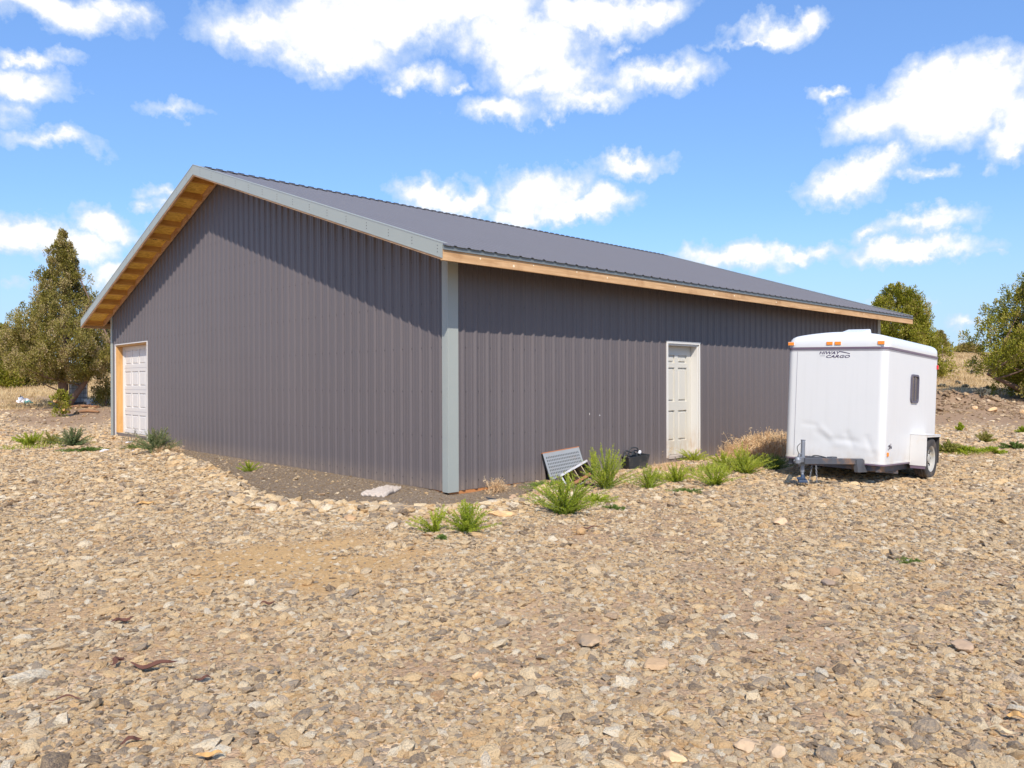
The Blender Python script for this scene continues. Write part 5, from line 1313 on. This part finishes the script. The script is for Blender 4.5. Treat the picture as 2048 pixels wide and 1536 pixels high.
rim = [idx(i, 0) for i in range(nu)]+[idx(nu-1, j) for j in range(1, nv_)]+[idx(i, nv_-1) for i in range(nu-2, -1, -1)]+[idx(0, j) for j in range(nv_-2, 0, -1)]
for a, b in zip(rim, rim[1:]+rim[:1]): fs.append((a, nn+a, nn+b, b))
o = np_mesh('empty_sack', Vall, np.array(fs), MAT['cloth'], smooth=True); o.location = pa; tag(o, 'crumpled empty white sack lying on the soil by the gable wall', 'sack')
# white boards by the overhead door
for (px, py, L_, w_, yw, lab) in ((209, 903, .34, .13, 1.1, 'white board scrap on the ground left of the overhead door'), (270, 903, .20, .05, .9, 'small white board scrap in front of the overhead door bush'), (258, 886, .16, .06, .5, 'pinkish white scrap nearest the overhead door sill')):
    pb = at(px, py); mb = MB(); mb.box((-L_/2, -w_/2, .0), (L_/2, w_/2, .02)); mb.box((-L_/2+.02, -w_/2+.01, .0202), (L_/2-.05, w_/2-.02, .026)); o = mb.build('board_scrap', MAT['whiteboard'], bevel=.003); o.location = pb+Vector((0, 0, .01)); o.rotation_euler = (.06, -.05, yw); tag(o, lab, 'board')
# bark strips and yellow chips
def strip(px, py, lpx, wpx, ang_, mat, label, seed, name='bark_strip', curve=.15, cat='bark'):
    b = at(px, py); k = depth(b)/FPX; L_ = lpx*k; w_ = wpx*k; rr = random.Random(seed); mb = MB(); n_ = 12
    vs = []
    for i in range(n_+1):
        t = i/n_-.5; x = t*L_; y = curve*L_*(.25-t*t)*2+.25*w_*math.sin(i*.9+seed); ww = w_*(1-abs(2*t)**2.5)*rr.uniform(.8, 1.1)*.5+.001; z = .022+.008*math.sin(i*.7+seed*2)
        vs += [(x, y-ww, z), (x, y, z+ww*.8), (x, y+ww, z), (x, y, z-ww*.5)]
    fs = [(i*4+j, i*4+(j+1) % 4, (i+1)*4+(j+1) % 4, (i+1)*4+j) for i in range(n_) for j in range(4)]+[(3, 2, 1, 0), (n_*4, n_*4+1, n_*4+2, n_*4+3)]
    mb.add(vs, fs); o = mb.build(name, MAT[mat]); o.location = b+Vector((0, 0, .012)); o.rotation_euler = (0, 0, ang_-YAW); tag(o, label, cat); return o
strip(308, 1337, 92, 14, .25, 'bark', 'long dark red curved bark strip at the lower left', 1, curve=-.5)
strip(236, 1335, 40, 12, 1.5, 'bark', 'short dark bark piece left of the long curved strip', 2)
strip(245, 1252, 44, 11, .6, 'bark', 'dark red forked bark piece above the long curved strip', 3)
strip(405, 1371, 34, 9, .5, 'bark', 'small dark red bark piece right of the long curved strip', 4)
strip(262, 1499, 42, 12, .6, 'bark', 'dark red bark chip near the bottom edge at left', 5)
strip(535, 1217, 32, 7, .2, 'bark', 'thin dark red bark sliver below the tan dirt patch', 6)
strip(1180, 1062, 40, 5, .4, 'bark', 'thin brown twig below the widest green weed', 7)
strip(130, 1412, 70, 5, .2, 'bark', 'long thin dark twig at the far lower left', 8)
strip(290, 1012, 34, 9, .6, 'yellowwood', 'yellow wood splinter in the gravel left of the soil strip', 9, name='wood_chip', cat='wood')
strip(418, 1527, 52, 14, .2, 'yellowwood', 'bright yellow wood chip at the bottom edge', 10, name='wood_chip', cat='wood')
strip(2032, 1450, 34, 16, -.4, 'yellowwood', 'orange yellow leaf like chip at the lower right edge', 11, name='wood_chip', cat='wood')
strip(2008, 1480, 56, 10, -.8, 'lath', 'tan wood splinter below the orange chip at lower right', 12, name='wood_chip', cat='wood')
# individual larger rocks
def rock(px, py, wpx, flat, col, label, seed):
    b = at(px, py); k = depth(b)/FPX; rg = np.random.default_rng(seed); import bmesh
    bm = bmesh.new(); bmesh.ops.create_icosphere(bm, subdivisions=3, radius=1)
    r_ = wpx*k/2
    pl = rg.standard_normal((16, 3)); pl /= np.linalg.norm(pl, axis=1)[:, None]; off = rg.uniform(.55, .9, 16)
    for v_ in bm.verts:
        c = np.array(v_.co); c = c/np.linalg.norm(c); s_ = min([off[i]/(c @ pl[i]) for i in range(16) if c @ pl[i] > .05]+[1.05]); c = c*s_*(1+.05*math.sin(c[0]*9+seed)*math.cos(c[1]*7))
        v_.co = Vector((c[0]*r_*1.15, c[1]*r_*.85, c[2]*r_*flat))
    me = bpy.data.meshes.new('rock'); bm.to_mesh(me); bm.free(); 
    me.materials.append(simple('stone '+str(seed), (col[0]*1.15, col[1]*.92, col[2]*.66), .93, 0, .3, 14, .6, 30, dirt=tuple(x*.6 for x in col), dscale=9, spec=.2))
    o = bpy.data.objects.new('rock', me); COL.objects.link(o); o.location = b+Vector((0, 0, r_*flat*.45)); o.rotation_euler = (rg.uniform(-.15, .15), rg.uniform(-.15, .15), rg.uniform(0, 6)); tag(o, label, 'rock')
rock(1026, 1003, 27, .75, (.40, .33, .28), 'brown grey rock just right of the black pipe', 1)
rock(1050, 996, 22, .7, (.50, .40, .30), 'tan rock between the black pipe and the widest weed', 2)
rock(1083, 992, 30, 1.2, (.50, .42, .34), 'pale upright rock behind the widest weed', 3)
rock(1000, 1032, 50, .35, (.60, .47, .32), 'large flat cream rock right of the nearest feathery weed', 4)
rock(1162, 1068, 26, .7, (.38, .29, .19), 'rounded brown rock below the widest weed', 5)
rock(1866, 909, 16, .7, (.58, .47, .34), 'cream rock beside the trailer wheel', 6)
rock(1668, 1150, 38, .5, (.33, .26, .20), 'flat brown rock in the middle of the right hand gravel', 7)
rock(1655, 1172, 40, .5, (.28, .25, .24), 'grey rock below the flat brown one at right', 8)
rock(1175, 1290, 62, .45, (.36, .31, .26), 'large grey brown slab in the central foreground', 9)
rock(1310, 1338, 56, .5, (.40, .33, .26), 'second brown slab right of the central one', 10)
rock(955, 1358, 30, .7, (.58, .47, .34), 'cream round stone in the central foreground', 11)
rock(1490, 1500, 50, .5, (.48, .42, .36), 'pale grey slab near the bottom edge right of centre', 12)
rock(1555, 1508, 50, .6, (.46, .41, .36), 'blunt pale slab right of the one near the bottom edge', 13)
rock(1345, 1525, 60, .45, (.62, .52, .40), 'cream slab touching the bottom edge in the middle', 14)
rock(1985, 823, 24, .5, (.62, .50, .36), 'pale broken stones on the dirt mound at right', 15)
rock(1950, 818, 12, .8, (.64, .52, .38), 'small pale stone on top of the dirt mound', 16)
rock(1925, 1300, 60, .5, (.36, .31, .28), 'large grey slab at the right side of the foreground', 17)
rock(700, 1040, 40, .4, (.46, .35, .25), 'flat tan rock at the lower edge of the soil strip', 18)
rock(1560, 1048, 36, .5, (.58, .50, .42), 'white flat rock in front of the trailer', 19)
rock(2046, 828, 16, .8, (.55, .43, .30), 'tan stone at the right edge behind the weeds', 20)

# caged tank, small container, rubbish, log
pc = at(157, 810); k = depth(pc)/FPX; print('tote depth', depth(pc))
Q = empty('caged_tank', pc, 'white plastic tank in a metal cage under the forked juniper', 'tank'); Q.rotation_euler.z = -YAW+.5
w_ = 40*k/2*.78; h_ = 52*k
mb = MB(); mb.box((-w_*.94, -w_*.94, .12), (w_*.94, w_*.94, h_*.93)); mb.build('tank_bottle', MAT['tote'], Q, bevel=.05)
mb = MB()
for i in range(6):
    a = -w_+2*w_*i/5
    for s_ in (-1, 1): mb.tube([(a, s_*w_, .1), (a, s_*w_, h_)], .012, 5); mb.tube([(s_*w_, a, .1), (s_*w_, a, h_)], .012, 5)
for j in range(6):
    z = .12+(h_-.14)*j/5
    for s_ in (-1, 1): mb.tube([(-w_, s_*w_, z), (w_, s_*w_, z)], .012, 5); mb.tube([(s_*w_, -w_, z), (s_*w_, w_, z)], .012, 5)
mb.build('wire_cage', MAT['cage'], Q)
mb = MB()
for y in (-w_*.9, 0, w_*.9): mb.box((-w_, y-.05, 0), (w_, y+.05, .09))
mb.box((-w_, -w_, .0902), (w_, w_, .118)); mb.build('pallet_base', MAT['frame'], Q)
pc = at(188, 811); mb = MB(); mb.box((-.20, -.18, 0), (.20, .18, .26)); mb.tube([(0, 0, .26), (0, 0, .30)], .04, 8); o = mb.build('white_container', MAT['tote'], bevel=.04); o.location = pc; o.rotation_euler.z = .3; tag(o, 'low white plastic container right of the caged tank', 'container')
for (px, py, L_, lab, s_) in ((170, 816, 1.1, 'fallen reddish log below the caged tank', 0.1), (178, 826, .8, 'shorter fallen branch in front of the reddish log', -.2)):
    pc = at(px, py); mb = MB(); mb.tube([(-L_/2, 0, .05), (-L_*.1, .05, .08), (L_/2, .0, .05)], [.05, .06, .035], 8); mb.tube([(0, .03, .07), (.2, .25, .2)], [.03, .015], 6)
    o = mb.build('fallen_log', simple('reddish log', (.30, .15, .07), .9, 0, .3, 8, .4, 20), smooth=True); o.location = pc; o.rotation_euler.z = s_-YAW; tag(o, lab, 'log')
pc = at(50, 806); kq = depth(pc)/FPX
def lump(px, py, w_, h_, mat, label, seed, cat='rubbish'):
    b = at(px, py); import bmesh; bm = bmesh.new(); bmesh.ops.create_icosphere(bm, subdivisions=3, radius=1); rg = random.Random(seed)
    for v_ in bm.verts:
        c = v_.co; f = 1+.35*math.sin(c.x*5+seed)*math.cos(c.y*4+seed*2)+.15*math.sin(c.z*9+c.x*7); v_.co = Vector((c.x*w_/2*f, c.y*w_*.3*f, max(c.z, -.2)*h_*f))
    me = bpy.data.meshes.new('heap'); bm.to_mesh(me); bm.free(); me.materials.append(MAT[mat]); o = bpy.data.objects.new('rubbish_bag', me); COL.objects.link(o); o.location = b+Vector((0, 0, .02)); o.rotation_euler.z = -YAW; tag(o, label, cat)
lump(45, 805, 22*kq, 9*kq, 'whiteboard', 'white rubbish bag on the bare ground at far left', 1)
MAT['teal'] = simple('teal sheet', (.10, .30, .26), .6); lump(57, 807, 16*kq, 5*kq, 'teal', 'flattened teal sheet beside the white rubbish bag', 2)
lump(42, 800, 9*kq, 7*kq, 'blackp', 'dark bundle on top of the white rubbish bag', 3)
# fence post on the hill
pb = at_depth(1885, 74); FP = empty('fence_post', pb, 'thin steel fence post with white top on the hillside', 'post')
mb = MB(); mb.box((-.03, -.03, -.2), (.03, .03, 1.05)); mb.build('post_shaft', MAT['post'], FP); mb = MB(); mb.box((-.035, -.035, 1.05), (.035, .035, 1.32)); mb.build('post_top', MAT['whiteboard'], FP)
print('done building')
